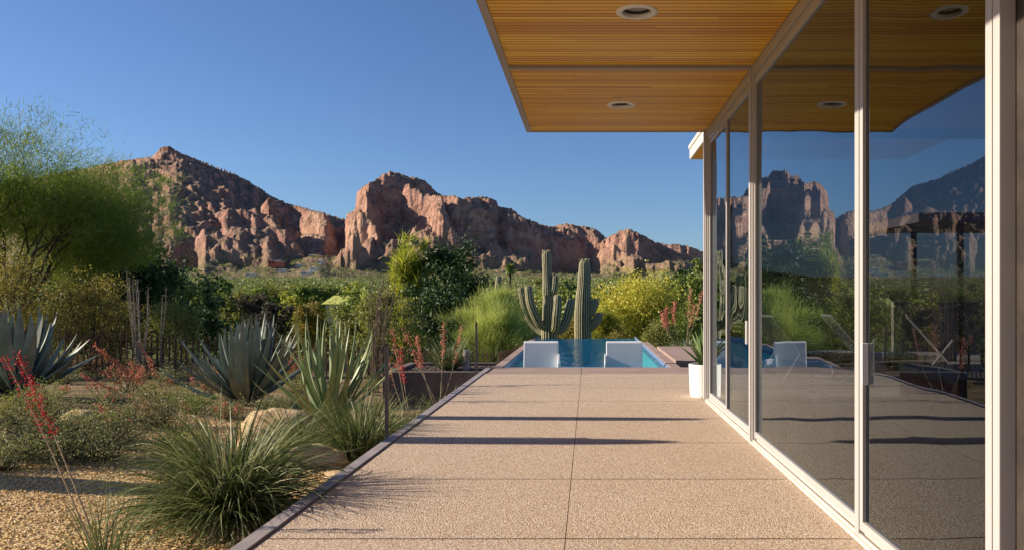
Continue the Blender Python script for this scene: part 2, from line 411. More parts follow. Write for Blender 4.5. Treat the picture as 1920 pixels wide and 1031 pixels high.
M['sc'] = G('desert_scrub', [(.07, .1, .025), (.14, .19, .045), (.24, .28, .08), (.34, .34, .14)], .25)
M['grey'] = G('grey_leaf', [(.1, .13, .04), (.2, .24, .08), (.33, .35, .15), (.16, .11, .06)], .3)
M['cora'] = G('coral_blossom', [(.55, .13, .08), (.75, .28, .19), (.85, .5, .36)], .4)
M['redf'] = G('red_blossom', [(.5, .02, .04), (.68, .05, .08), (.78, .14, .16)], .4)
M['cream'] = G('cream_bud', [(.35, .32, .16), (.6, .55, .36)], .2)

# ================================================================== world, sun, camera
SUN_EL, SUN_AZ = math.radians(25), math.radians(-88)      # azimuth from +Y towards +X
w = bpy.data.worlds.new('World'); bpy.context.scene.world = w; w.use_nodes = True
nt = w.node_tree; bg = nt.nodes['Background']; sky = nt.nodes.new('ShaderNodeTexSky')
sky.sky_type = 'NISHITA'; sky.sun_disc = False; sky.sun_elevation = SUN_EL; sky.sun_rotation = SUN_AZ
sky.air_density = 1.0; sky.dust_density = .5; sky.ozone_density = 3.; sky.altitude = 400
tn = nt.nodes.new('ShaderNodeMix'); tn.data_type = 'RGBA'; tn.blend_type = 'MULTIPLY'; tn.inputs[0].default_value = 1; nt.links.new(sky.outputs[0], tn.inputs[6]); tn.inputs[7].default_value = (.8, .97, 1.24, 1)
nt.links.new(tn.outputs[2], bg.inputs[0]); bg.inputs[1].default_value = .058
sd = bpy.data.lights.new('sun', 'SUN'); sd.energy = 5.0; sd.angle = math.radians(.5); sd.color = (1, .86, .68)
so = bpy.data.objects.new('sun', sd); C.objects.link(so)
from mathutils import Vector
sv = Vector((math.sin(SUN_AZ) * math.cos(SUN_EL), math.cos(SUN_AZ) * math.cos(SUN_EL), math.sin(SUN_EL)))
so.rotation_euler = sv.to_track_quat('Z', 'Y').to_euler()
cd = bpy.data.cameras.new('camera'); cam = bpy.data.objects.new('camera', cd); C.objects.link(cam)
cd.lens = 36 * F / 1920; cd.sensor_width = 36; cd.shift_x = (960 - CX) / 1920; cd.shift_y = (CY - 515.5) / 1920
cd.clip_end = 20000; cd.clip_start = .05
cam.location = (0, 0, EYE); cam.rotation_euler = (math.pi / 2, 0, 0)
sc = bpy.context.scene; sc.camera = cam
sc.view_settings.view_transform = 'Standard'; sc.view_settings.look = 'None'; sc.view_settings.exposure = .76
sc.cycles.max_bounces = 10; sc.cycles.transparent_max_bounces = 24; sc.cycles.sample_clamp_indirect = 6; sc.cycles.caustics_reflective = False

# ================================================================== ground
def sstep(x, a, b):
    t = np.clip((x - a) / (b - a), 0, 1); return t * t * (3 - 2 * t)
def zg(X, Y):
    X = np.asarray(X, float); Y = np.asarray(Y, float)
    z = -.2 - .05 * np.clip(Y - 6, 0, 10) + .03 * np.clip(-X - 3, 0, 12) + .03 * fbm(X * .8, Y * .8, 3, 3)
    z = np.where((X > 1.5) & (Y < 20), np.maximum(z, -.45), z)
    z = z - 3.4 * sstep(Y, 20, 48) + np.clip(Y - 48, 0, None) * .0235 + sstep(Y, 40, 120) * .8 * fbm(X / 30, Y / 30, 3, 9)
    return z
def at(px, py):
    Y = 8.
    for _ in range(60):
        X = (px - CX) / F * Y; Y = .5 * Y + .5 * (EYE - float(zg(X, Y))) * F / max(py - CY, 1)
    X = (px - CX) / F * Y
    return X, Y, float(zg(X, Y))
def wp(px, py, Y): return np.array([(px - CX) / F * Y, Y, EYE - (py - CY) / F * Y])
def atY(px, Y):
    X = (px - CX) / F * Y; return X, Y, float(zg(X, Y))

def axis(a, b, s, lo, hi, g):
    c = list(np.arange(a, b + s * .5, s)); st = s
    while c[-1] < hi: st *= g; c.append(c[-1] + st)
    st = s
    while c[0] > lo: st *= g; c.insert(0, c[0] - st)
    return np.array(c)
xs = axis(-14, 6, .2, -3500, 3500, 1.07); ys = axis(1, 26, .2, -60, 5000, 1.06)
Xg, Yg = np.meshgrid(xs, ys); Zg = zg(Xg, Yg) + np.where(Yg < 24, .006 * (vnoise(Xg * 5, Yg * 5, 4) - .5), 0)
ni, nj = Xg.shape
i = np.arange(ni - 1)[:, None] * nj; j = np.arange(nj - 1)[None]
q = np.stack([i + j, i + j + 1, i + j + nj + 1, i + j + nj], -1).reshape(-1, 4)
cx = (Xg[:-1, :-1] + Xg[1:, 1:]).ravel() / 2; cy = (Yg[:-1, :-1] + Yg[1:, 1:]).ravel() / 2
q = q[~((cx > -1.6) & (cx < 1.5) & (cy > 13.95) & (cy < 24.6))]
mb = MB(); mb.add(np.stack([Xg, Yg, Zg], -1).reshape(-1, 3), q)
tag(mb.build('ground', M['ground'], smooth=True), kind='structure')

# ================================================================== mountain
TR = [(-400, 450), (-200, 400), (0, 352), (100, 326), (150, 317), (170, 314), (192, 308), (230, 301), (262, 297), (285, 294), (292, 289), (296, 283), (303, 276), (318, 275), (328, 281), (345, 290), (365, 297), (390, 307), (403, 314), (425, 320), (450, 331), (475, 345), (500, 362), (520, 374), (540, 382), (565, 388), (590, 395), (605, 398), (622, 405), (640, 410), (648, 411), (651, 402), (664, 396), (667, 385), (669, 362), (673, 356), (690, 344), (705, 338), (715, 330), (722, 325), (733, 321), (750, 325), (765, 331), (780, 334), (795, 338), (803, 345), (812, 355), (828, 366), (838, 368), (850, 367), (857, 370), (865, 373), (880, 371), (900, 369), (918, 371), (930, 376), (933, 386), (945, 390), (960, 393), (970, 400), (980, 408), (1000, 414), (1015, 422), (1035, 426), (1050, 421), (1062, 420), (1080, 424), (1100, 426), (1115, 430), (1130, 440), (1138, 447), (1150, 440), (1165, 434), (1180, 431), (1195, 436), (1210, 444), (1225, 453), (1245, 457), (1270, 460), (1290, 463), (1310, 469), (1323, 474), (1350, 486), (1420, 505), (1600, 530), (1900, 548)]
def sub(a, b, dy=0): return [(x, y + dy) for x, y in TR if a <= x <= b]
LAY = [  # ridge line (px, py), distance of the ridge, cliff height, talus slope, back slope
 (sub(640, 652), [(-400, 1750), (-200, 1850), (230, 1660), (310, 1560), (420, 1720), (520, 1800), (650, 1830)], 12, .56, .7),
 ([(255, 330), (290, 312), (318, 318), (345, 345), (390, 380), (430, 420), (470, 450)], [(255, 1530), (290, 1500), (380, 1440), (470, 1330)], 14, .56, .5),
 ([(372, 372), (385, 348), (420, 352), (445, 372), (470, 395)], [(372, 1530), (420, 1500), (470, 1500)], 20, .55, .5),
 ([(478, 400), (486, 388), (500, 379), (520, 375), (540, 384), (565, 391), (590, 398), (608, 402), (618, 414), (630, 440)], [(478, 1560), (500, 1480), (560, 1500), (600, 1440), (630, 1420)], 48, .45, .4),
 ([(385, 420), (400, 402), (425, 396), (450, 390), (480, 394), (500, 402), (515, 415), (540, 440), (570, 470)], [(385, 1430), (420, 1370), (470, 1390), (520, 1350), (570, 1310)], 34, .5, .45),
 ([(300, 450), (322, 432), (340, 428), (358, 436)], [(300, 1330), (358, 1310)], 34, .5, .35),
 ([(352, 500), (362, 468), (370, 448), (382, 432), (396, 438), (420, 446), (440, 450), (462, 462), (490, 468), (515, 477), (530, 495)], [(352, 1290), (385, 1220), (420, 1210), (470, 1230), (530, 1190)], 42, .42, .4),
 ([(540, 470), (580, 440), (620, 425), (650, 425)], [(540, 1500), (650, 1480)], 6, .5, .3),
 (sub(649, 830), [(649, 1490), (668, 1470), (690, 1430), (700, 1460), (740, 1520), (830, 1560)], 90, .5, .8),
 ([(648.5, 412), (652, 402), (668, 399), (700, 414), (735, 422), (780, 415), (830, 410), (860, 420), (900, 450)], [(648, 1440), (704, 1345), (718, 1400), (800, 1450), (900, 1500)], 95, .45, .35),
 ([(682, 392), (688, 372), (697, 368), (706, 380), (714, 396)], [(682, 1400), (714, 1400)], 30, .9, .9),
 ([(754, 372), (760, 352), (770, 346), (788, 352), (806, 362), (826, 376), (836, 395), (848, 420), (866, 450), (880, 470)], [(754, 1480), (800, 1425), (850, 1375), (880, 1365)], 50, .6, .5),
 (sub(828, 1140), [(828, 1470), (860, 1440), (880, 1440), (940, 1490), (1000, 1500), (1040, 1570), (1100, 1580), (1140, 1545)], 120, .42, .6),
 ([(828, 420), (838, 398), (855, 392), (872, 402), (880, 430)], [(828, 1430), (880, 1430)], 60, .7, .7),
 ([(930, 405), (945, 398), (975, 408), (1010, 424), (1040, 440), (1080, 445), (1110, 470)], [(930, 1460), (1000, 1470), (1110, 1560)], 55, .7, .5),
 (sub(1132, 1900), [(1132, 1530), (1150, 1470), (1200, 1440), (1240, 1500), (1300, 1480), (1330, 1540), (1900, 1700)], 60, .45, .7),
 ([(1110, 500), (1125, 470), (1150, 462), (1190, 480), (1230, 495), (1260, 490), (1285, 492), (1320, 505), (1400, 520)], [(1110, 1430), (1150, 1400), (1260, 1330), (1400, 1350)], 25, .4, .5),
 ([(850, 505), (862, 482), (880, 472), (900, 480), (918, 474), (935, 486), (960, 480), (985, 480), (1000, 496), (1030, 520)], [(850, 1320), (900, 1300), (1030, 1330)], 26, .45, .6),
 ([(1040, 528), (1090, 516), (1150, 512), (1200, 522)], [(1040, 1300), (1200, 1300)], 6, .3, .4),
 ([(-400, 495), (300, 484), (450, 484), (540, 486), (600, 476), (640, 484), (720, 506), (850, 500), (1000, 512), (1150, 515), (1320, 510), (1900, 540)], [(-400, 1290), (560, 1290), (620, 1330), (700, 1250), (1900, 1290)], 2, .17, .1),
 ([(608, 528), (618, 500), (628, 484), (645, 468), (656, 452), (661, 434), (669, 431), (674, 456), (684, 468), (700, 490), (712, 528)], [(608, 1240), (660, 1250), (712, 1290)], 34, .75, .9),
 ([(690, 490), (698, 462), (715, 448), (735, 444), (750, 450), (765, 466), (790, 482), (830, 510)], [(690, 1330), (830, 1330)], 38, .6, .7),
]
RID = [  # crest and spurs of the pyramid-shaped summit: (px, py, distance)
 ([(-400, 450, 1800), (-200, 400, 1800), (0, 352, 1750), (100, 326, 1700), (170, 314, 1690), (230, 301, 1650), (292, 289, 1600), (312, 276, 1580), (345, 290, 1620), (403, 314, 1690), (450, 331, 1740), (500, 362, 1770), (540, 382, 1790), (605, 398, 1800), (648, 411, 1790)], .62, .5, 4),
 ([(303, 277, 1585), (282, 325, 1500), (262, 385, 1400), (240, 450, 1300), (232, 500, 1220)], .75, .5, 10),
 ([(315, 277, 1580), (345, 335, 1500), (380, 372, 1440), (405, 420, 1360), (418, 468, 1290)], .72, .5, 12),
 ([(230, 301, 1650), (200, 355, 1540), (180, 420, 1430), (150, 490, 1290)], .7, .5, 8),
 ([(100, 326, 1700), (80, 400, 1560), (40, 480, 1380)], .7, .5, 8),
 ([(403, 315, 1690), (425, 362, 1600), (455, 400, 1510), (490, 440, 1420), (520, 480, 1330)], .7, .48, 10),
 ([(345, 335, 1500), (322, 400, 1400), (318, 450, 1320), (330, 490, 1250)], .75, .5, 10),
 ([(470, 342, 1750), (500, 378, 1680), (530, 392, 1620), (560, 420, 1540), (580, 455, 1450)], .62, .45, 6),
 ([(605, 399, 1790), (612, 440, 1640), (600, 475, 1500)], .5, .4, 2)]
pxs = np.concatenate([np.arange(-400, -100, 6.), np.arange(-100, 1340, 1.5), np.arange(1340, 1900, 8.)])
Ys = np.concatenate([np.arange(860, 1150, 5.), np.arange(1150, 1640, 3.), np.arange(1640, 1980, 6.), np.arange(1980, 2700, 40.)])
U, YY = np.meshgrid(pxs, Ys)
n1 = fbm(U / 45, YY / 60, 4, 21); n2 = fbm(U / 14, YY / 20, 4, 33); n3 = fbm(U / 60, YY / 70, 3, 44)
lf = np.clip((660 - U) / 60, 0, 1); Uw = U + (9 - 3 * lf) * n1 + (3 - 1.5 * lf) * n2; Yw = YY + (30 - 8 * lf) * n3 + 6 * n2 + 10 * n1
zb = zg((U - CX) / F * YY, np.minimum(YY, 1150)) - 2 + np.clip(YY - 1150, 0, 300) * .03
hh = zb - 10
for top, yp, Hc, st, sb in LAY:
    tx = np.array([p[0] for p in top], float); ty = np.array([p[1] for p in top], float)
    Yl = np.interp(Uw, [p[0] for p in yp], [p[1] for p in yp])
    out = np.maximum(tx[0] - U, 0) + np.maximum(U - tx[-1], 0)
    Ht = (CY - np.interp(.5 * Uw + .5 * U, tx, ty)) / F * Yl + EYE - out * 4.
    d = Yl - Yw; hc = Hc * (1 + .5 * n1)
    wc = hc * np.where(U < 640, 1.1, .85) + 4; hc = hc * np.where(U < 640, .75, 1.)
    t = np.clip(d / wc, 0, 1)
    f = np.where(d > 0, hc * (t ** 1.6) + st * np.maximum(d - wc * .6, 0), sb * -d + .002 * d * d)
    hh = np.maximum(hh, Ht - f)
Xw = (Uw - CX) / F * YY + 10 * n2; Yv = YY + 26 * n3 + 10 * n2
for line, s1, s2, cl in RID:
    W = [((p[0] - CX) / F * p[2], p[2], EYE + (CY - p[1]) / F * p[2]) for p in line]
    for a, b in zip(W[:-1], W[1:]):
        dx, dy = b[0] - a[0], b[1] - a[1]; t = np.clip(((Xw - a[0]) * dx + (Yv - a[1]) * dy) / (dx * dx + dy * dy), 0, 1)
        d = np.hypot(Xw - a[0] - dx * t, Yv - a[1] - dy * t); zr = a[2] + (b[2] - a[2]) * t
        hh = np.maximum(hh, zr - cl * np.clip(d / (cl * .6 + 1), 0, 1) ** 1.5 - np.where(d < 120, s1 * d, s1 * 120 + s2 * (d - 120)))
rel = np.clip((hh - zb) / 70, 0, 1)
ph = hh / 24 + 1.1 * n3 + .35 * n1; hh = hh + rel * (24 / 6.28) * .85 * np.sin(6.283 * ph) * (.5 + .5 * vnoise(U / 55, YY / 90, 61))
ph = hh / 9.5 + 1.2 * n1; hh = hh + rel * (9.5 / 6.28) * .75 * np.sin(6.283 * ph)
hh = hh + rel * np.where(U < 640, .62, 1.) * (13 * (ridged(U / 62, YY / 80, 4, 5) - .45) + 8 * (.55 - worley(U / 26 + n1 * 2, YY / 40, 8)) + 4.2 * (.5 - worley(U / 11 + n2, YY / 22, 12)) + 1.4 * fbm(U / 5, YY / 7, 3, 15))
ang = (hh - EYE) / YY * F
cm = ang.max(0); target = CY - np.interp(pxs, [p[0] for p in TR], [p[1] for p in TR])
ratio = target / np.maximum(cm, 5)
kr = np.exp(-np.linspace(-2, 2, 9) ** 2); kr /= kr.sum()
ratio = np.clip(np.convolve(np.pad(ratio, 4, mode='edge'), kr, 'valid'), .6, 1.6)
hh = zb + (hh - zb) * (1 + (ratio[None] - 1) * np.clip((hh - zb) / 60, 0, 1))
ni, nj = U.shape
i = np.arange(ni - 1)[:, None] * nj; j = np.arange(nj - 1)[None]
q = np.stack([i + j, i + j + 1, i + j + nj + 1, i + j + nj], -1).reshape(-1, 4)
mb = MB(); mb.add(np.stack([(U - CX) / F * YY, YY, hh], -1).reshape(-1, 3), q)
tag(mb.build('mountain', M['rock'], smooth=True), kind='structure')
def mz(px, Y):
    jj = np.searchsorted(pxs, px) - 1; ii = min(np.searchsorted(Ys, Y), len(Ys) - 1); return hh[ii, jj]

# ================================================================== deck, coping, pool
JY = [4.11 + 1.335 * k for k in range(-5, 7)]       # joints across the terrace
DX0, DX1 = -1.66, 1.36
yy = [-2.6] + [y for y in JY] + [12.78]
for k, (a, b) in enumerate(zip(yy[:-1], yy[1:])):
    pass
mb = MB(); g = .0075
for a, b in zip(yy[:-1], yy[1:]):
    if b - a < .1: continue
    mb.box(DX0, -.1222, a + g, b - g, -.15, 0); mb.box(-.1178, DX1, a + g, b - g, -.15, 0)
for a, b in zip([9.62] + JY[10:], JY[10:] + [12.78]):
    if b > a + .1: mb.box(DX1 + .008, 9., a + g, b - g, -.15, 0)
mb.box(DX1 + .008, 9., 9.5, 9.612, -.15, 0)
tag(mb.build('terrace', M['agg']), kind='structure')
mb = MB(); mb.box(DX0 - .02, 9.02, -2.62, 12.76, -.4, -.152)
tag(mb.build('terrace_footing', M['wallc']), kind='structure')
mb = MB(); mb.box(-1.755, -1.668, -2.6, 13.7, -.4, .012)
tag(mb.build('terrace_edging', M['edge'], bevel=.003), kind='structure')

pool = empty('swimming_pool', (0, 19, 0), 'long infinity edge pool with blue mosaic waterline beyond the terrace', 'pool')
def P(mb, name, mat, **k):
    o = mb.build(name, mat, parent=pool, loc=None, **k); o.location = (0, -19, 0); return o
PX0, PX1, PY0, PY1 = -1.5, 1.42, 13.86, 24.4
mb = MB()
mb.box(-1.62, -.124, 12.784, PY0, -.4, .002); mb.box(-.116, 2.9, 12.784, PY0, -.4, .002)      # near coping
mb.box(-1.66, PX0, PY0 + .002, 24.2, -.4, .0); mb.box(PX1 + .0, 1.6, PY0 + .002, 21.4, -.4, 0.)
mb.box(1.604, 2.9, 14.7, 18.8, -.4, .05)
P(mb, 'coping', M['coping'], bevel=.004)
mb = MB()
t = .02
mb.box(PX0, PX0 + t, PY0, PY1, -.6, -.012); mb.box(PX1 - t, PX1, PY0, PY1, -.6, -.012); mb.box(PX0 + t, PX1 - t, PY0, PY0 + t, -.6, -.012)
P(mb, 'mosaic_band', M['tile'])
mb = MB()
mb.box(PX0 + .003, PX0 + .06, PY0, PY1, -.8, -.16); mb.box(PX1 - .06, PX1 - .003, PY0, PY1, -.8, -.16)
mb.box(PX0, PX1, PY0, PY1, -.9, -.802); mb.box(PX0 + .06, PX1 - .06, PY0 + .002, 16.6, -.8, -.24)
mb.box(PX0 + .06, PX1 - .06, PY1 - .25, PY1 - .05, -.8, -.076)
mb.box(PX0 - .16, PX0 - .003, PY0 + .05, PY1, -2.2, -.402); mb.box(PX1 + .003, PX1 + .16, PY0 + .05, PY1, -2.2, -.402)
P(mb, 'basin', M['plaster'])
mb = MB(); WL = -.07
nx, ny = 40, 140
X_, Y_ = np.meshgrid(np.linspace(PX0 + t, PX1 - t, nx), np.linspace(PY0 + t, PY1 - .04, ny))
i = np.arange(ny - 1)[:, None] * nx; j = np.arange(nx - 1)[None]
mb.add(np.stack([X_, Y_, 0 * X_ + WL], -1).reshape(-1, 3), np.stack([i + j, i + j + 1, i + j + nx + 1, i + j + nx], -1).reshape(-1, 4))
P(mb, 'water', M['water'], smooth=True)

def pool_lounger(x0, x1, label, side):
    e = empty('pool_lounger', ((x0 + x1) / 2, 14.75, -.24), label, 'lounger', 'white loungers standing in the pool')
    c = (x0 + x1) / 2; hw = (x1 - x0) / 2
    def prism(prof, xa, xb):
        mb = MB(); n = len(prof)
        mb.add([(xa, y, z) for y, z in prof] + [(xb, y, z) for y, z in prof], [(k, (k + 1) % n, (k + 1) % n + n, k + n) for k in range(n)])
        mb.f.append((np.array([list(range(n))[::-1]]), 0)); mb.f.append((np.array([list(range(n, 2 * n))]), 0)); return mb
    # back tilted away from the terrace so its near face catches more light; seat dips, then rises at the knees
    b = prism([(.12, .0), (-.2, .0), (-.08, .62), (-.05, .645), (.0, .645), (.03, .62)], -hw, hw); b.build('backrest', M['white'], e, bevel=.012)
    s = prism([(.125, .0), (.125, .2), (.16, .235), (.5, .13), (.95, .25), (1.35, .12), (1.5, .1), (1.5, 0)], -hw, hw); s.build('seat', M['white'], e, bevel=.012)
    for sx in (side,):
        p = prism([(-.3, 0), (-.3, .25), (-.22, .42), (-.16, .42), (.1, .2), (.1, 0)], sx * hw + (.001 if sx > 0 else -.036), sx * hw + (.036 if sx > 0 else -.001)); p.build('side_panel', M['white'], e, bevel=.006)
    return e
pool_lounger(-1.19, -.56, 'white lounger seen from behind in the pool, the one by the dark fence side', 1)
pool_lounger(.32, .98, 'white lounger seen from behind in the pool, the one nearer the potted aloe', -1)

# ================================================================== planter wall and railing posts
pl = empty('planter', (-2.4, 13.6, -.4), 'low dark board-formed concrete planter filled with gravel beside the terrace', 'planter')
def PP(mb, name, mat, **k):
    o = mb.build(name, mat, parent=pl, **k); o.location = (2.4, -13.6, .4); return o
mb = MB(); mb.box(-3.35, -1.76, 13.0, 13.14, -1.1, .0); mb.box(-3.35, -3.21, 13.142, 14.9, -1.1, -.002); mb.box(-3.208, -1.7, 14.76, 14.9, -1.1, -.002)
PP(mb, 'wall', M['wallc'], bevel=.004)
mb = MB(); mb.box(-3.208, -1.702, 13.142, 14.758, -.6, -.06)
o = PP(mb, 'gravel_bed', M['peb2'])
def rail_post(px, Y, ph, label):
    e = empty('railing_post', (-1.785, Y, 0.), label, 'post', 'slim metal posts along the terrace edge')
    mb = MB(); mb.box(-.016, .016, -.012, .012, -.34, .8); mb.build('shaft', M['postm'], e, bevel=.002)
    mb = MB(); mb.box(-.012, .012, -.02, .02, .8, .825); mb.build('cap', M['dark'], e, bevel=.002)
rail_post(727, 7.07, 0, 'slim metal post at the terrace edge beside the tall narrow-leaved agave')
rail_post(895, 12.7, 0, 'slim metal post at the terrace edge beside the concrete planter')
mb = MB(); mb.lathe([(0, .3), (.055, .3), (.06, .29), (.06, .2), (.045, .19), (.045, .12), (.06, .11), (.06, -.08), (0, -.08)], (-2.12, 13.85, 0), 20)
x = mb.build('bollard_light', M['edge'], loc=(-2.12, 13.85, 0), smooth=False); tag(x, 'short grey bollard light standing in the gravel of the concrete planter', 'bollard light')

# ================================================================== house
house = empty('modern_house', (1.42, 4, 0), 'flat-roofed modern house with cedar soffit and tall glass doors along the terrace', 'house')
def HP(mb, name, mat, parent=None, **k):
    o = mb.build(name, mat, parent=parent or house, **k)
    if parent is None: o.location = (-1.42, -4, 0)
    return o
CZ = 3.19; RX0 = -.735; RY1 = 9.5
roof_mb = MB(); roof_mb.box(RX0, 9., -3, RY1, CZ + .03, CZ + .34); roof = HP(roof_mb, 'roof', M['trim'])
LX, LY, HR = .33, (5.49, 8.17, 2.82), .115
mb = MB()
def rect(x0, x1, y0, y1, z=CZ):
    if x1 - x0 > 1e-4 and y1 - y0 > 1e-4: mb.add([(x0, y0, z), (x0, y1, z), (x1, y1, z), (x1, y0, z)], [(0, 1, 2, 3)])
GX0, GX1 = RX0 + .05, 1.385
cuts = sorted(LY); y = -3
for ly in cuts:
    rect(GX0, GX1, y, ly - .2); rect(GX0, LX - .2, ly - .2, ly + .2); rect(LX + .2, GX1, ly - .2, ly + .2)
    th = np.linspace(0, 2 * math.pi, 33)[:-1] + math.pi / 4
    sqr = [(max(-1, min(1, 1.4143 * math.cos(a))) * .2, max(-1, min(1, 1.4143 * math.sin(a))) * .2) for a in th]
    V = [(LX + a, ly + b, CZ) for a, b in sqr] + [(LX + HR * math.cos(a), ly + HR * math.sin(a), CZ) for a in th]
    mb.add(V, [(k, k + 32, (k + 1) % 32 + 32, (k + 1) % 32) for k in range(32)])
    y = ly + .2
rect(GX0, GX1, y, RY1 - .03)
rect(1.48, 8.9, -3, RY1 - .03)
HP(mb, 'soffit', M['cedar'], parent=None)
mb = MB(); mb.box(RX0 - .004, RX0 + .055, -3, RY1 + .004, CZ - .012, CZ + .344); mb.box(RX0 + .0555, 1.385, RY1 - .028, RY1 + .004, CZ - .012, CZ + .344)
mb.box(1.475, 9., RY1 - .028, RY1 + .004, CZ - .012, CZ + .344)
for jy in (6.78, 4.11): mb.box(RX0 + .0555, 1.383, jy - .028, jy + .028, CZ - .03, CZ + .012)
HP(mb, 'roof_trim', M['trim'])
# lower wing roof beyond the corner
mb = MB(); mb.box(1.44, 1.47, RY1 + .01, 11.42, CZ - .01, CZ + .19); mb.box(1.4705, 4.5, 11.39, 11.42, CZ - .01, CZ + .19); mb.box(1.425, 1.4395, RY1 + .01, 11.43, CZ + .13, CZ + .19)
HP(mb, 'fascia', M['fascia'], bevel=.003)
mb = MB(); mb.box(1.4705, 4.5, RY1 + .01, 11.388, CZ + .0, CZ + .17); HP(mb, 'wing_soffit', M['cedar'])
# glazing line
GX = 1.45
mb = MB(); mb.box(1.39, 1.475, -3, 9.42, CZ - .085, CZ + .02); mb.box(1.405, 1.465, -3, 9.42, CZ - .125, CZ - .087)
HP(mb, 'header', M['frame'], bevel=.003)
mb = MB(); mb.box(1.365, 1.5, -2.6, 9.42, -.02, .018); mb.box(1.38, 1.395, -2.6, 9.42, .0185, .034); mb.box(1.41, 1.43, -2.6, 9.42, .0185, .05); mb.box(1.445, 1.49, -2.6, 9.42, .0185, .055)
HP(mb, 'sill', M['fascia'], bevel=.002)
def post(y0, y1, x0=1.385, x1=1.495, steps=True):
    mb = MB(); mb.box(x0, x1, y0, y1, .019, CZ + .0)
    if steps:
        mb.box(x0 - .014, x0 - .0005, y0 + .022, y1 - .022, .019, CZ - .02)
        mb.box(x0 + .02, x1 - .03, y0 - .014, y0 - .0005, .02, CZ - .02)
    return HP(mb, 'door_post', M['frame'], bevel=.003)
post(9.42, 9.53, 1.374, 1.455); post(6.73, 6.83, 1.374, 1.455)
post(4.09, 4.15, 1.378, 1.415, False)
post(2.69, 2.735, 1.38, 1.437, False); mb = MB(); mb.box(1.4375, 1.56, 2.565, 2.72, .019, CZ); HP(mb, 'inner_post', M['dark']); post(1.2, 1.3, 1.374, 1.455); post(-1.4, -1.3, 1.374, 1.455)
def leafdoor(y0, y1, x, name='sliding_door', handle=None, wav=True, sw=.045):
    mb = MB(); mb.box(x - .018, x + .018, y0, y0 + sw, .056, CZ - .127); mb.box(x - .018, x + .018, y1 - sw, y1, .056, CZ - .127)
    mb.box(x - .018, x + .018, y0 + sw, y1 - sw, .056, .105); mb.box(x - .018, x + .018, y0 + sw, y1 - sw, CZ - .175, CZ - .127)
    d = HP(mb, name, M['frame'], bevel=.002)
    mb = MB(); mb.add([(x, y0 + sw, CZ - .175), (x, y1 - sw, CZ - .175), (x, y1 - sw, .105), (x, y0 + sw, .105)], [(0, 1, 2, 3)])
    mb.build('glass_pane', M['glass'], d)
    if handle is not None:
        a, b = handle
        mb = MB(); mb.box(x - .06, x - .045, a, b, .83, 1.03); mb.box(x - .0445, x - .0185, a + .01, b - .005, .86, .88); mb.box(x - .0445, x - .0185, a + .01, b - .005, .98, 1.0)
        mb.build('handle', M['frame'], d, bevel=.002)
    return d
leafdoor(8.08, 9.415, 1.435, 'fixed_window')
leafdoor(6.835, 8.12, 1.408, handle=(6.84, 6.9))
leafdoor(4.155, 6.725, 1.41, 'fixed_window', sw=.02)
leafdoor(2.745, 4.085, 1.4, sw=.045)
leafdoor(1.31, 2.56, 1.42, 'fixed_window'); leafdoor(-1.29, 1.19, 1.42, 'fixed_window')
mb = MB(); mb.box(1.37, 1.412, 4.01, 4.024, .8, 1.01); mb.box(1.388, 1.398, 4.0243, 4.0397, .84, .86); mb.box(1.388, 1.398, 4.0243, 4.0397, .95, .97); HP(mb, 'pull_handle', M['white'], bevel=.002)
# far end glazing and interior shell
mb = MB(); mb.box(1.5, 9, 9.4, 9.46, .0, .05); mb.box(1.5, 9, 9.4, 9.46, CZ - .1, CZ - .001)
for x_ in (3.2, 5.2, 7.2): mb.box(x_ - .03, x_ + .03, 9.39, 9.47, .0505, CZ - .101)
HP(mb, 'end_frame', M['dark'], bevel=.002)
mb = MB(); mb.box(1.5, 9, -2.62, 9.62, -.15, -.004 - .0); HP(mb, 'interior_floor', M['agg'])
mb = MB(); mb.box(9.0, 9.15, -2.6, 9.5, -.1, CZ + .02); mb.box(1.5, 9, -2.75, -2.6, -.1, CZ - .001); mb.box(5.6, 5.75, -2.6, 7.4, 0, CZ - .002)
HP(mb, 'interior_wall', M['intwall'])

for ly in LY[:2]:
    e = empty('recessed_downlight', (LX, ly, CZ), 'round white recessed downlight ' + ('nearer the camera in the cedar soffit' if ly < 6 else 'farther out, near the end of the cedar soffit'), 'downlight', 'recessed downlights in the soffit')
    mb = MB(); mb.lathe([(.1, .02), (.1, -.004), (.104, -.009), (.142, -.007), (.146, .0008)], n=48); mb.build('trim_ring', M['white'], e, smooth=True)
    mb = MB(); mb.lathe([(.1, .02)] + [(.1 - .008 * k + (.004 if k % 2 else 0), .01 + .006 * k) for k in range(1, 9)] + [(.0, .028 * 2)], n=48); mb.build('baffle', M['black'], e)

# potted aloe
mb = MB(); sqf = lambda th: 1 / np.maximum(np.abs(np.cos(th)), np.abs(np.sin(th))) ** .0
e = empty('plant_pot', (1.45, 9.88, 0), 'round white glazed pot holding a small aloe at the corner of the glass wall', 'pot')
mb.lathe([(0, 0), (.19, 0), (.2, .02), (.215, .4), (.21, .405), (.195, .4), (.19, .36), (0, .36)], n=48); mb.build('pot_body', M['pot'], e, smooth=False)
mb = MB(); mb.lathe([(0, .372), (.192, .368)], n=24); mb.build('soil', M['peb2'], e)

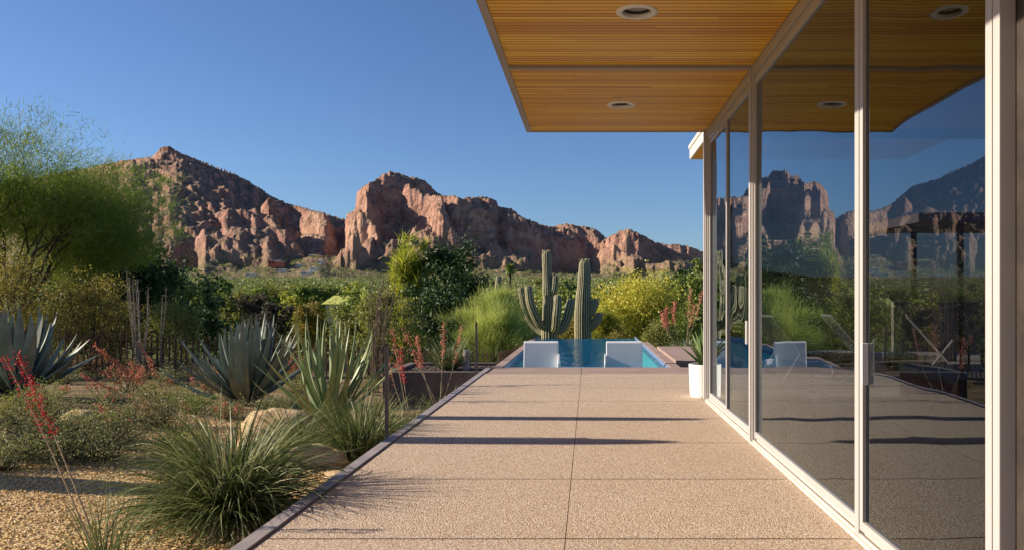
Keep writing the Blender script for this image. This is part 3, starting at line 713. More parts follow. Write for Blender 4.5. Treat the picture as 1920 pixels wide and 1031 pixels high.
# low table with vases inside the room
e = empty('coffee_table', (4.35, 8.6, 0), 'low red wood table with a grey top seen through the glass doors', 'table')
mb = MB(); mb.box(-.8, .8, -.85, .75, .38, .44); mb.build('tabletop', M['tabletop'], e, bevel=.004)
mb = MB(); mb.box(-.74, .74, -.79, .69, .05, .379); mb.build('base', M['redwood'], e, bevel=.004)
for k, (x_, y_, hgt, rr, lb) in enumerate([(3.9, 8.3, .3, .05, 'slimmer clear glass vase on the low table'), (4.1, 8.2, .26, .08, 'wider clear glass vase on the low table')]):
    mb = MB(); mb.lathe([(0, .0), (rr, 0), (rr, hgt), (rr * .93, hgt), (rr * .93, .02), (0, .02)], n=24)
    o = mb.build('glass_vase', M['clear'], smooth=False); o.location = (x_, y_, .441); tag(o, lb, 'vase')
# sling loungers on the far patio
def sling(x, y, rz, label):
    e = empty('sling_chair', (x, y, 0), label, 'lounge chair', 'sling lounge chairs on the patio behind the room', rz)
    fr = MB()
    for sx in (-.33, .33):
        fr.tube([(sx, -.75, .32), (sx, .35, .3), (sx, .9, .95)], .022, 8); fr.tube([(sx, .75, .0), (sx, .3, .62)], .02, 8); fr.tube([(sx, -.6, 0), (sx, -.5, .32)], .02, 8)
    fr.tube([(-.33, .9, .95), (.33, .9, .95)], .02, 8); fr.tube([(-.33, -.75, .32), (.33, -.75, .32)], .02, 8)
    fr.build('frame', M['white'], e)
    pts = [(-.74, .32), (-.3, .27), (.1, .25), (.36, .3), (.6, .55), (.89, .94)]
    mb = MB(); mb.add([(sx, a, b) for a, b in pts for sx in (-.31, .31)], [(2 * k, 2 * k + 1, 2 * k + 3, 2 * k + 2) for k in range(5)])
    o = mb.build('sling', M['tabletop'], e); s = o.modifiers.new('solid', 'SOLIDIFY'); s.thickness = .006
    mb = MB(); mb.box(-.3, .3, -.7, .25, .325, .41); mb.build('cushion', M['white'], e, bevel=.02)
for x_, y_, r_, lb in ((3.35, 11.9, 1.9, 'white framed sling lounge chair behind the room, nearest the pool'), (4.4, 11.7, 1.5, 'white framed sling lounge chair behind the room, in the middle'), (5.5, 11.4, 1.2, 'white framed sling lounge chair behind the room, farthest from the pool')): sling(x_, y_, r_, lb)
# pavilion beyond the patio
e = empty('garden_pavilion', (8.4, 18, 0), 'small open pavilion with flat grey roof and pale wall seen through the glass', 'pavilion')
mb = MB(); mb.box(-1.6, 2.6, -1.5, 1.5, 2.75, 2.95); mb.build('roof', M['trim'], e, bevel=.01)
for sx, sy in ((-.6, -1.2), (-.6, 1.2), (2.2, -1.2), (2.2, 1.2)):
    mb = MB(); mb.box(sx - .05, sx + .05, sy - .05, sy + .05, -.6, 2.749); mb.build('post', M['dark'], e)
mb = MB(); mb.box(-1.2, 1., .9, 1.05, -.6, 1.1); mb.build('wall', M['fascia'], e, bevel=.005)

# ================================================================== fence
def fence(A, B, sp, hA, hB, label, rw=.012):
    A = np.array(A); B = np.array(B); L = np.linalg.norm(B - A); n = int(L / sp)
    e = empty('picket_fence', (A[0], A[1], float(zg(*A))), label, 'fence')
    o = np.array([A[0], A[1], float(zg(*A))]); mb = MB()
    for k in range(n + 1):
        t = k / n; p = A + (B - A) * t; zt = hA + (hB - hA) * t + random.uniform(-.025, .025); zb_ = float(zg(*p)) - .15
        a = random.uniform(-.012, .012)
        mb.tube([(p[0] - o[0], p[1] - o[1], zb_ - o[2]), (p[0] - o[0] + a, p[1] - o[1], zt - o[2])], rw * random.uniform(.85, 1.2), 5)
    mb.build('pickets', M['rod'], e)
    mb = MB()
    for dz in (.16, .75):
        P_ = [(p[0] - o[0], p[1] - o[1] + .02, (1 - dz) * (hA + (hB - hA) * t) + dz * float(zg(*p)) - o[2]) for t in np.linspace(0, 1, 14) for p in [A + (B - A) * t]]
        mb.tube(P_, .012, 5)
    mb.build('rail', M['rod'], e)
fence((-14.6, 15.6), (-2.35, 19.4), .115, .8, -.12, 'long fence of rusty steel pickets behind the agaves, dropping towards the pool', .021)
fence((-2.2, 19.45), (-1.95, 24.5), .1, -.13, -.3, 'short run of rusty steel pickets along the side of the pool', .013)

# ================================================================== cacti
def ribs(n, d=.1): return lambda th: 1 - d + d * np.abs(np.cos(th * n / 2)) ** .7 * 1.6
def smoothpath(P, r, k=6):
    P = np.array(P, float); r = np.array(r, float); n = len(P)
    t = np.linspace(0, n - 1, (n - 1) * k + 1); out = []
    for q in t:
        i = min(int(q), n - 2); f = q - i; a = P[max(i - 1, 0)]; b = P[i]; c = P[i + 1]; d = P[min(i + 2, n - 1)]
        out.append(.5 * ((2 * b) + (c - a) * f + (2 * a - 5 * b + 4 * c - d) * f * f + (3 * b - a - 3 * c + d) * f ** 3))
    return np.array(out), np.interp(t, range(n), r)
def limb_mb(P, r, n, o, cap_len=None):
    P, r = smoothpath(P, r)
    T = unit(P[-1] - P[-2]); R0 = r[-1]; ex = [(P[-1] + T * R0 * s, R0 * math.sqrt(max(1 - s * s, .02))) for s in (.3, .6, .85, .97)]
    P = np.vstack([P, [a for a, b in ex]]); r = np.concatenate([r, [b for a, b in ex]])
    r = r * (1 + .035 * np.interp(np.arange(len(r)), np.arange(0, len(r) + 3, 3), RNG.normal(size=len(np.arange(0, len(r) + 3, 3)))))
    mb = MB(); mb.tube(P - o, r, n * 4, rib=ribs(n)); return mb, P[-1], T, R0
def crown(mb, p, T, R0, o, n=26):
    k = RNG.uniform(0, 2 * math.pi, n); rr = R0 * RNG.uniform(.45, 1.15, n)
    A = np.array([1., 0, 0]); B = np.cross(unit(T), A); dirs = np.cos(k)[:, None] * A + np.sin(k)[:, None] * B
    P_ = p - o - T * R0 * RNG.uniform(-.1, .7, n)[:, None] * .8 + dirs * rr[:, None]
    octas(mb, P_, dirs * .8 + T, R0 * RNG.uniform(.35, .6, n), R0 * .15, 0)
def sag(name, label, trunk, tr, arms, Y, nr, group=None, dY=0.):
    base = wp(trunk[0][0], trunk[0][1], Y); s = Y / F; z0 = float(zg(base[0], Y))
    e = empty(name, (base[0], Y, z0), label, 'cactus', group); o = np.array([base[0], Y, z0])
    P0 = [np.array([base[0], Y, z0 - .2])] + [wp(a, b, Y) for a, b in trunk]
    mb, p, T, R0 = limb_mb(P0, [tr[0] * s] + [r * s for r in tr], nr, o); mb.build('trunk', M['sag'], e, smooth=True)
    fl = MB(); crown(fl, p, T, R0, o, 40)
    for path, ar, dy in arms:
        P1 = [wp(a, b, Y + dy * min(k / 1.5, 1)) for k, (a, b) in enumerate(path)]
        mb, p, T, R0 = limb_mb(P1, [r * s for r in ar], max(nr - 6, 9), o); mb.build('arm', M['sag'], e, smooth=True); crown(fl, p, T, R0, o, 16)
    fl.build('bud_crown', M['cream'], e)
    return e
sag('saguaro_cactus', 'thick straight saguaro cactus with two stubby arms, behind the pool edge', [(1094, 680), (1093, 620), (1093, 590), (1094, 555), (1096, 520), (1096, 496)], [15, 15.5, 15, 13.5, 11.5, 9.5],
    [([(1100, 588), (1107, 586), (1112, 576), (1116, 567)], [6, 8, 8.5, 7.5], -.1), ([(1100, 616), (1109, 612), (1117, 603), (1123, 593)], [6, 8, 8.8, 7.5], -.1)], 26.9, 22)
sag('saguaro_cactus', 'many-armed saguaro cactus with upswept curving arms, behind the pool edge', [(1030, 680), (1030, 625), (1029, 600), (1028, 560), (1027, 540), (1026, 515), (1025, 478)], [14, 14, 11.5, 9.8, 10, 8.4, 8],
    [([(1028, 628), (1012, 621), (995, 603), (984, 575), (977, 543)], [5, 6, 6, 6.5, 5.5], .3), ([(1026, 614), (1013, 608), (1002, 588), (994, 565), (991, 541)], [6, 7.5, 7.5, 7.5, 6.5], -.25),
     ([(1030, 556), (1036, 551), (1040, 538), (1041, 521)], [4, 5.5, 6.5, 6], -.1), ([(1032, 622), (1041, 614), (1044, 590), (1046, 559)], [6, 7.5, 8, 6.8], -.5), ([(1034, 620), (1051, 618), (1062, 600), (1070, 568)], [6, 8, 8.5, 8], .2)], 26.2, 16)
sag('saguaro_cactus', 'small distant saguaro cactus with one arm, beyond the bright palo verde', [(934, 640), (932, 580), (931, 555), (935, 522)], [5.5, 5.5, 5.5, 5], [([(931, 580), (923, 572), (918, 560), (916, 543)], [3, 3.6, 3.8, 3.6], 0)], 36., 12)
# columns standing just outside the left edge of the view: their shadows cross the terrace
def column(x, y, h, r, label, arm=True):
    z0 = float(zg(x, y)); e = empty('column_cactus', (x, y, z0), label, 'cactus'); o = np.array([x, y, z0])
    mb, p, T, R0 = limb_mb([(x, y, z0 - .1), (x, y + .02, z0 + h * .4), (x + .03, y + .02, h * .85), (x + .04, y + .03, h - r)], [r * .9, r, r * .85, r * .45], 14, o); mb.build('trunk', M['sag'], e, smooth=True)
    if arm: mb, p, T, R0 = limb_mb([(x, y, z0 + h * .35), (x - .5, y - .02, z0 + h * .4), (x - .6, y, h * .75)], [r * .6, r * .7, r * .65], 11, o); mb.build('arm', M['sag'], e, smooth=True)
column(-6.6, 7.05, 3.5, .165, 'column cactus left of the frame whose shadow crosses the terrace nearer the camera', False)
column(-6.4, 8.3, 3.58, .13, 'column cactus left of the frame whose shadow crosses the terrace farther away', False)
column(-7.6, 6.15, 2.1, .26, 'short thick column cactus left of the frame shading the golden gravel')

# ================================================================== blades: agaves, yuccas
def thick_blades(mb, n, base, az, el, L, droop, W, K=12, curl=0., prof=None, th=.22, m=0):
    P_, side, d = arcs(n, base, az, el, L, droop, K, curl); t = np.linspace(0, 1, K)
    pr = prof(t) if prof else np.sin(np.clip(t * .92 + .1, 0, 1) * math.pi) ** .6
    w = W[:, None] * pr[None]; nrm = np.cross(side[:, None], d); s3 = side[:, None]
    a = P_ - s3 * w[..., None] + nrm * (w * .38)[..., None]; b = P_ + s3 * w[..., None] + nrm * (w * .38)[..., None]
    c = P_ + nrm * (w * .02)[..., None]; u = P_ - nrm * (w * th * 1.5 + .002)[..., None]
    V = np.stack([a, c, b, u], 2)
    b0 = (np.arange(n)[:, None] * K + np.arange(K - 1)[None]) * 4
    q = np.stack([np.stack([b0 + j, b0 + (j + 1) % 4, b0 + 4 + (j + 1) % 4, b0 + 4 + j], -1) for j in range(4)], 2).reshape(-1, 4)
    mb.add(V.reshape(-1, 3), q, m)
def agave_obj(px, py, n, L, W, name, label, mat, el=(.25, 1.5), droop=(.0, .35), curl=.05, pos=None, prof=None, cat='agave', r0=.1):
    x, y, z = pos or at(px, py); o = (x, y, z)
    az = RNG.uniform(0, 2 * math.pi, n); t = np.linspace(0, 1, n); e_ = el[0] + (el[1] - el[0]) * t ** .8 + RNG.normal(0, .06, n)
    r = r0 * (1 - t * .8); base = np.stack([np.cos(az) * r, np.sin(az) * r, .02 + .12 * t], -1)
    mb = MB(); thick_blades(mb, n, base, az, e_, L * RNG.uniform(.8, 1.08, n) * (.75 + .25 * np.sin(t * math.pi * .6 + .5)), RNG.uniform(*droop, n) + .1 * (1 - t), W * RNG.uniform(.8, 1.1, n), 12, curl, prof)
    ob = mb.build(name, mat, smooth=False); ob.location = o; tag(ob, label, cat); return ob, o
agp = lambda t: np.interp(t, [0, .12, .35, .6, .85, .97, 1], [.75, .72, .95, .85, .42, .1, .02])
nrp = lambda t: np.interp(t, [0, .1, .3, .6, .9, 1], [.9, .85, .9, .7, .25, .02])
agave_obj(462, 756, 62, 1.5, .072, 'blue_agave', 'large blue-grey agave with stiff upright leaves, in the middle of the garden bed', M['agave'], el=(.3, 1.35), droop=(-.75, -.15), prof=agp)
agave_obj(28, 745, 40, 1.45, .105, 'blue_agave', 'large blue-grey agave at the left edge behind the red flower spikes', M['agave'], el=(.2, 1.35), droop=(-.65, -.1), prof=agp)
agave_obj(618, 795, 50, 1.5, .038, 'narrow_agave', 'pale green agave with long narrow arching leaves beside the metal post', M['agave2'], el=(.45, 1.4), droop=(-.75, .25), curl=.3, prof=nrp)
ob, _ = agave_obj(0, 0, 22, .5, .036, 'aloe', 'small green aloe growing in the white pot', M['aloe'], el=(.7, 1.45), droop=(-.1, .2), pos=(1.45, 9.88, .36), prof=nrp, cat='aloe', r0=.05)
agave_obj(1215, 0, 22, .6, .045, 'small_agave', 'small dark agave behind the right end of the pool coping', M['agave'], pos=(2.55, 19.4, -.4), prof=agp)

def flower_stalk(parent, P0, P1, bend, mat, nb, size, frac=.45, thick=.006, branches=0):
    P0 = np.array(P0, float); P1 = np.array(P1, float); t = np.linspace(0, 1, 14)[:, None]
    side = np.array([bend[0], bend[1], bend[2]]); P_ = P0 + (P1 - P0) * t + side * np.sin(t * math.pi * .5) ** 2 * (1 - t) * 1.2 + side * t * t * .3
    mb = MB(); mb.tube(P_, np.linspace(thick, thick * .4, 14), 5)
    paths = [P_]
    for b in range(branches):
        k = random.randint(7, 11); d = unit(np.array([random.uniform(-1, 1), random.uniform(-1, 1), .7])); q = P_[k] + d * np.linspace(0, 1, 6)[:, None] * .22 * np.linalg.norm(P1 - P0) ** .5
        mb.tube(q, thick * .4, 4); paths.append(q)
    st = mb.build('flower_stalk', M['stalk'], parent)
    fb = MB()
    for pi, q in enumerate(paths):
        n = int(nb * 1.7) if pi == 0 else nb // 2; lo = 1 - frac if pi == 0 else .35
        tt = RNG.uniform(lo, 1, n) ** .9; idx = tt * (len(q) - 1); i0 = np.minimum(idx.astype(int), len(q) - 2)
        c = q[i0] + (q[i0 + 1] - q[i0]) * (idx - i0)[:, None]; D = rand_dir(n, .35)
        octas(fb, c + D * size * RNG.uniform(.2, 1.1, n)[:, None], D + RNG.normal(0, .6, (n, 3)), size * RNG.uniform(.5, 1.15, n), size * .12)
    fb.build('blossoms', mat, st)
def tuft(px, py, n, L, W, label, stalks=(), pos=None, droop=(.3, 1.7), sp=.12, el=(.35, 1.5), name='red_yucca'):
    x, y, z = pos or at(px, py); e = empty(name, (x, y, z), label, 'yucca')
    az = RNG.uniform(0, 2 * math.pi, n); r = sp * np.sqrt(RNG.uniform(0, 1, n))
    base = np.stack([np.cos(az) * r, np.sin(az) * r, 0 * az], -1); E = RNG.uniform(0, 1, n) ** .75 * (el[1] - el[0]) + el[0]
    az2 = az + RNG.normal(0, .5, n)
    P_, side, d = arcs(n, base, az2, E, L * RNG.uniform(.5, 1.15, n), RNG.uniform(*droop, n), 9, .12)
    P_[..., 2] = np.maximum(P_[..., 2], .012)
    wv = W * np.interp(np.linspace(0, 1, 9), [0, .2, .7, 1], [1, .95, .6, .05]); mb = MB()
    nrm = unit(side + RNG.normal(0, .5, side.shape))
    ribbons(mb, P_, np.broadcast_to(wv[None], (n, 9)) * RNG.uniform(.7, 1.2, n)[:, None], nrm)
    mb.build('blades', M['hesp'], e)
    for s in stalks:
        top, bend, mat, nb, size = s[:5]
        T = wp(top[0], top[1], top[2]) - np.array([x, y, z]); B = np.array([RNG.uniform(-.06, .06), RNG.uniform(-.06, .06), .05]) if len(s) < 6 else wp(*s[5]) - np.array([x, y, z])
        flower_stalk(e, B, T, bend, mat, nb, size)
    return e
tuft(432, 975, 2000, .95, .0062, 'dense clump of arching green blades, the biggest, at the terrace edge in front', droop=(.5, 1.9))
tuft(672, 862, 700, .8, .006, 'upright clump of thin green blades at the foot of the nearer metal post', droop=(.1, 1.1), el=(.7, 1.5), sp=.16)
tuft(560, 850, 420, .75, .0055, 'low loose clump of thin blades between the golden boulder and the terrace edge', droop=(.4, 1.5))
tuft(835, 740, 260, .6, .006, 'thin-bladed clump with tall pink flower stalks in front of the concrete planter', pos=(-2.0, 10.9, -.5), stalks=[
    ((763, 575 + 45, 11.1), (-.1, 0, 0), M['cora'], 46, .05), ((833, 605, 11.3), (.0, 0, 0), M['cora'], 60, .045), ((862, 608, 11.2), (.1, 0, .0), M['cora'], 46, .045), ((790, 640, 11.), (-.2, 0, .2), M['cora'], 80, .045)])
tuft(760, 790, 240, .6, .006, 'thin-bladed clump with leaning pink flower stalks between the post and the planter', pos=(-2.1, 9.3, -.42), stalks=[((738, 618, 9.4), (-.05, 0, .05), M['cora'], 50, .045), ((752, 655, 9.5), (-.05, 0, .05), M['redf'], 60, .045), ((735, 672, 9.3), (-.15, 0, .1), M['cora'], 18, .04)])
tuft(838, 690, 420, .72, .007, 'rounded clump of green blades growing in the concrete planter', pos=(-2.45, 13.95, -.06), droop=(.1, 1.0), el=(.5, 1.5))
tuft(1285, 640, 260, .75, .007, 'clump of blades with coral flower sprays behind the white pot', pos=(2.25, 17.8 + 1.3, -.35), stalks=[
    ((1262, 588, 18.6), (-.5, 0, .4), M['cora'], 90, .07), ((1272, 572, 18.8), (-.3, 0, .3), M['cora'], 80, .07), ((1295, 545, 18.9), (0, 0, .2), M['cora'], 60, .06), ((1312, 550, 19), (.2, 0, .2), M['cora'], 60, .06), ((1300, 575, 18.6), (.1, 0, .2), M['cora'], 70, .06), ((1252, 600, 18.6), (-.4, 0, .5), M['cora'], 80, .07)])
# near red flower spikes, left foreground
x, y, z = at(188, 1062)
tuft(188, 1062, 90, .5, .004, 'sparse clump at the bottom left with two tall stalks of red flower spikes', stalks=[((-2, 668, y), (.07, 0, .02), M['redf'], 60, .026, (182, 1040, y)), ((27, 665, y + .05), (.05, 0, .02), M['redf'], 130, .028, (192, 1040, y))], droop=(.1, .9), el=(.9, 1.5))
tuft(335, 815, 60, .4, .005, 'sparse clump with slanting coral flower sprays behind the biggest blade clump', stalks=[((182, 665, 8.0), (-.1, 0, .3), M['cora'], 90, .035), ((215, 690, 8.2), (-.1, 0, .3), M['cora'], 80, .035), ((160, 720, 8.), (-.2, 0, .3), M['redf'], 50, .03), ((262, 655, 8.3), (0, 0, .2), M['cora'], 60, .035)])

# ================================================================== shrubs
def shrub(px, py, R, Hh, nl, size, mat, label, name='shrub', flowers=None, stems=26, pos=None, asp=.45, cat='shrub', stm='bark'):
    x, y, z = pos or at(px, py); e = empty(name, (x, y, z), label, cat); mb = MB(); tips = []
    for s in range(stems):
        a = random.uniform(0, 6.283); rr = R * math.sqrt(random.random()); end = np.array([math.cos(a) * rr, math.sin(a) * rr, Hh * random.uniform(.5, 1.) * math.sqrt(max(1.05 - (rr / R) ** 2, .1))])
        st = np.array([random.uniform(-.15, .15) * R, random.uniform(-.15, .15) * R, 0]); mid = st * .4 + end * .5 + np.array([0, 0, .12 * Hh]) + RNG.normal(0, .05 * R, 3)
        q, r = smoothpath([st, mid, end], [.014, .008, .004], 4); q[:, 2] = np.maximum(q[:, 2], .01); mb.tube(q, r * max(R, .4), 4, cap=False)
        tips.append(q[3:])
    mb.build('stems', M[stm], e)
    T = np.vstack(tips); idx = RNG.integers(0, len(T), nl)
    cl = RNG.normal(0, .1 * R, (len(T), 3)); P_ = T[idx] + cl[idx] * .5 + RNG.normal(0, .085 * R, (nl, 3)); P_[:, 2] = np.maximum(P_[:, 2], .01)
    mb = MB(); leaves(mb, P_, size * RNG.uniform(.6, 1.3, nl), asp); mb.build('foliage', mat, e)
    if flowers:
        mf, nf, fs = flowers; idx = RNG.integers(0, len(T), nf // 10); c = T[idx] + np.array([0, 0, .08 * Hh]); c = np.repeat(c, 10, 0) + RNG.normal(0, .05 * R, (len(c) * 10, 3))
        mb = MB(); D = rand_dir(len(c), .3); octas(mb, c, D, fs * RNG.uniform(.7, 1.3, len(c)), fs * .25); mb.build('blossoms', mf, e)
    return e
shrub(60, 850, .75, .42, 7000, .022, M['grey'], 'sprawling grey-green shrub with tiny leaves at the left edge behind the gravel')
shrub(190, 862, .7, .4, 7000, .022, M['grey'], 'sprawling grey-green shrub between the left edge and the biggest blade clump')
shrub(300, 800, .55, .42, 4200, .024, M['grey'], 'low grey-green shrub just behind the biggest blade clump', flowers=(M['cora'], 60, .03))
shrub(30, 800, .6, .4, 4200, .024, M['ol'], 'low olive shrub under the left agave')
shrub(245, 740, .6, .6, 2600, .026, M['grey'], 'airy shrub with coral flowers right of the left agave', flowers=(M['cora'], 800, .036), name='coral_shrub')
shrub(170, 705, .6, .55, 1800, .026, M['ol'], 'thin shrub with coral flowers beside the left agave', flowers=(M['cora'], 650, .036), name='coral_shrub')
shrub(395, 745, .4, .62, 1500, .024, M['grey'], 'twiggy shrub with salmon flowers in front of the middle agave', flowers=(M['cora'], 480, .036), name='coral_shrub')
shrub(545, 715, .5, .55, 1500, .03, M['gold'], 'orange-tinged shrub half hidden behind the narrow-leaved agave', flowers=(M['cora'], 500, .036), name='coral_shrub')
shrub(330, 720, .5, .4, 2500, .03, M['grey'], 'low grey shrub left of the middle agave')
shrub(700, 705, .5, .5, 1800, .03, M['grey'], 'small dry shrub behind the metal post by the agave', flowers=(M['cora'], 120, .04))
shrub(800, 683, .5, .3, 2000, .03, M['ol'], 'low olive shrub behind the concrete planter')
shrub(345, 850, .35, .25, 2200, .02, M['gr'], 'small light green mat of leaves beside the biggest blade clump')
shrub(1260, 640, .6, .5, 3000, .035, M['grey'], 'grey shrub at the right side of the pool coping', pos=(2.3, 20.6, -.45))

for k, (px, py, R_, H_, nl, mt, fl, lb) in enumerate([
 (100, 790, .6, .45, 3600, 'grey', 0, 'grey shrub right below the left agave'), (235, 800, .5, .4, 3200, 'grey', 1, 'dusty shrub between the pinkish boulder and the biggest blade clump'),
 (300, 765, .5, .45, 2800, 'ol', 0, 'olive shrub in the bed left of the middle agave, nearer the camera'), (200, 765, .5, .35, 2600, 'grey', 1, 'low dusty shrub under the left coral flowers'),
 (360, 775, .45, .35, 2400, 'gr', 0, 'low green shrub in front of the middle agave at its left'), (420, 785, .4, .3, 2200, 'grey', 1, 'low dusty shrub between the middle agave and the biggest blade clump'),
 (280, 700, .6, .5, 2600, 'ol', 1, 'flowering olive shrub near the fence between the two blue agaves'), (210, 690, .6, .5, 2200, 'grey', 0, 'grey shrub near the fence right of the left agave'),
 (340, 690, .5, .5, 2200, 'creo', 0, 'golden shrub near the fence left of the middle agave'), (120, 720, .5, .4, 2200, 'grey', 0, 'grey shrub behind the left agave leaves'),
 (560, 742, .5, .45, 2400, 'ol', 0, 'olive shrub between the middle agave and the narrow-leaved one'), (690, 740, .4, .4, 1800, 'ol', 0, 'olive shrub behind the nearer metal post'),
 (470, 700, .6, .4, 2200, 'grey', 0, 'grey shrub behind the middle agave'), (620, 690, .6, .5, 2400, 'creo', 0, 'golden shrub near the fence behind the narrow-leaved agave'),
 (150, 835, .5, .35, 4200, 'gr', 1, 'leafy green shrub with a few coral flowers in front of the pinkish boulder'), (395, 720, .45, .5, 2600, 'grey', 1, 'flowering dusty shrub at the left foot of the middle agave'), (80, 765, .5, .4, 3000, 'gr', 1, 'green shrub with coral flowers at the foot of the left agave'), (520, 775, .4, .3, 2400, 'grey', 0, 'low shrub just behind the golden boulder'),
 (10, 880, .45, .3, 3000, 'grey', 0, 'low twiggy shrub at the very left edge beside the gravel'), (710, 780, .35, .3, 1600, 'grey', 0, 'small grey shrub in the shade of the concrete planter')]):
    shrub(px, py, R_, H_, nl, .024, M[mt], lb, flowers=(M['cora'], 150, .035) if fl else None)
# boulders
def boulder(px, py, s, label, seed):
    x, y, z = at(px, py); n = 40; th = np.linspace(0, math.pi, 24)[:, None]; ph = np.linspace(0, 2 * math.pi, n, endpoint=False)[None]
    d = np.stack([np.sin(th) * np.cos(ph), np.sin(th) * np.sin(ph), np.cos(th) + 0 * ph], -1)
    k = 1 + .28 * fbm(d[..., 0] * 1.4 + seed, d[..., 1] * 1.4 + d[..., 2], 4, seed) + .14 * ridged(d[..., 0] * 2 + seed, d[..., 2] * 2 + d[..., 1], 3, seed)
    V = d * k[..., None] * np.array(s); V[..., 2] = V[..., 2] + s[2] * .3; mb = MB()
    i = np.arange(23)[:, None] * n; j = np.arange(n)[None]; j2 = (j + 1) % n
    mb.add(V.reshape(-1, 3), np.stack([i + j, i + n + j, i + n + j2, i + j2], -1).reshape(-1, 4)); o = mb.build('boulder', M['boulder'], smooth=True); o.location = (x, y, z); tag(o, label, 'boulder', 'boulders in the garden bed')
boulder(520, 822, (.4, .28, .25), 'golden boulder in front of the middle agave', 3)
boulder(590, 872, (.3, .2, .13), 'low flat golden boulder near the terrace edge, behind the blade clumps', 7)
boulder(150, 800, (.22, .2, .15), 'pinkish boulder among the grey shrubs below the left agave', 12)
boulder(470, 842, (.14, .13, .1), 'small boulder between the golden boulders', 15)
boulder(640, 900, (.14, .1, .06), 'small flat stone beside the terrace edging', 19)

# loose gravel near the camera
n = 34000; gx = RNG.uniform(-6.2, -1.78, n); gy = RNG.uniform(3.9, 10.5, n) ; gz = zg(gx, gy) + .003
mb = MB(); Pn = np.stack([gx, gy, gz], -1); s = RNG.uniform(.006, .017, n)
D = rand_dir(n); D[:, 2] *= .3; octas(mb, Pn, D, s * 1.7, s * .62)
tag(mb.build('gravel', M['peb']), kind='stuff')
n = 3500; mb = MB(); Pn = np.stack([RNG.uniform(-3.19, -1.71, n), RNG.uniform(13.15, 14.74, n), np.full(n, -.055)], -1); s = RNG.uniform(.012, .03, n); octas(mb, Pn, rand_dir(n), s * 1.6, s * .6)
tag(mb.build('planter_gravel', M['peb2']), kind='stuff')

# ocotillos
def ocotillo(px, Y, H_, n, label, mat, spread=.18, bend=.3):
    x, y, z = atY(px, Y); e = empty('ocotillo', (x, y, z), label, 'ocotillo')
    for k in range(n):
        a = random.uniform(0, 6.283); sp = spread * random.uniform(.2, 1) ; h = H_ * random.uniform(.7, 1.05); q = []
        wob = random.uniform(0, 6)
        for t in np.linspace(0, 1, 12): q.append((math.cos(a) * (.05 + sp * h * t + .03 * math.sin(wob + 6 * t)) + bend * t * t * .3, math.sin(a) * (.05 + sp * h * t) + .03 * math.cos(wob + 5 * t), h * t))
        mb = MB(); mb.tube(q, np.linspace(.013, .005, 12), 5)
        P_ = np.repeat(np.array(q), 10, 0) + RNG.normal(0, .02, (120, 3)); octas(mb, P_, rand_dir(120), .04, .004)
        mb.build('cane', mat, e)
ocotillo(265, 16.8, 2.3, 10, 'ocotillo of pale bare canes behind the fence, in front of the dark tree', M['ocot'], .2, .1)
ocotillo(300, 17.2, 2.0, 2, 'pair of pale bare ocotillo canes right of the bigger pale clump', M['ocot'], .1, .0)
ocotillo(705, 15.6, 2.45, 15, 'tall brown ocotillo with a sheaf of canes behind the narrow-leaved agave', M['ocob'], .11, .5)

# ================================================================== trees
def skeleton(H_, Rr, n1, seed, lean=0., low=.25, thick=.06, gen=3, up=.6):
    rd = random.Random(seed); tubes = []; tips = []
    def grow(p, d, L, r, g):
        q = [p]; dd = d.copy()
        for s in range(5):
            dd = unit(dd + np.array([rd.gauss(0, .16), rd.gauss(0, .16), rd.gauss(.04, .08)])); q.append(q[-1] + dd * L / 5)
        tubes.append((np.array(q), np.linspace(r, r * .55, 6)))
        if g == 0: tips.extend([q[-1], q[3]]); return
        for k in range(rd.choice((2, 3, 3))):
            nd = unit(dd + np.array([rd.gauss(0, .55), rd.gauss(0, .55), rd.gauss(.1, .35)])); grow(q[-1] if k else q[rd.choice((3, 4))], nd, L * rd.uniform(.6, .85), r * .55, g - 1)
    base = np.zeros(3)
    for k in range(n1):
        a = 6.283 * k / n1 + rd.uniform(-.4, .4); d = unit(np.array([math.cos(a) * (1 - up) * Rr / H_ * 2 + lean, math.sin(a) * (1 - up) * Rr / H_ * 2, 1.]) if n1 > 1 else np.array([lean, 0, 1.]))
        grow(base, d, H_ * low, thick, gen)
    return tubes, np.array(tips)
def crown_pts(tips, Rr, H_, n, zc, seed, squash=1., tipw=.5, hollow=.35, ragged=.25):
    r = np.random.default_rng(seed); m = n
    d = r.normal(size=(m, 3)); d /= np.linalg.norm(d, axis=1)[:, None]
    bump = 1 + ragged * 2.2 * (vnoise(d[:, 0] * 2.1 + seed, d[:, 1] * 2.1 + d[:, 2] * 1.7, seed) - .5)
    rad = (hollow + (1 - hollow) * r.uniform(0, 1, m) ** .6) * bump
    E = d * rad[:, None] * np.array([Rr, Rr, H_ * (1 - zc)]) * .92; E[:, 2] = np.where(E[:, 2] < 0, E[:, 2] * squash, E[:, 2]) + H_ * zc
    if len(tips):
        k = int(n * tipw); T = tips[r.integers(0, len(tips), k)]; s = np.array([Rr / max(np.abs(tips[:, :2]).max(), .1), Rr / max(np.abs(tips[:, :2]).max(), .1), H_ * .95 / tips[:, 2].max()])
        E[:k] = T * np.minimum(s, 1.6) + r.normal(0, .05 * Rr, (k, 3))
    return E
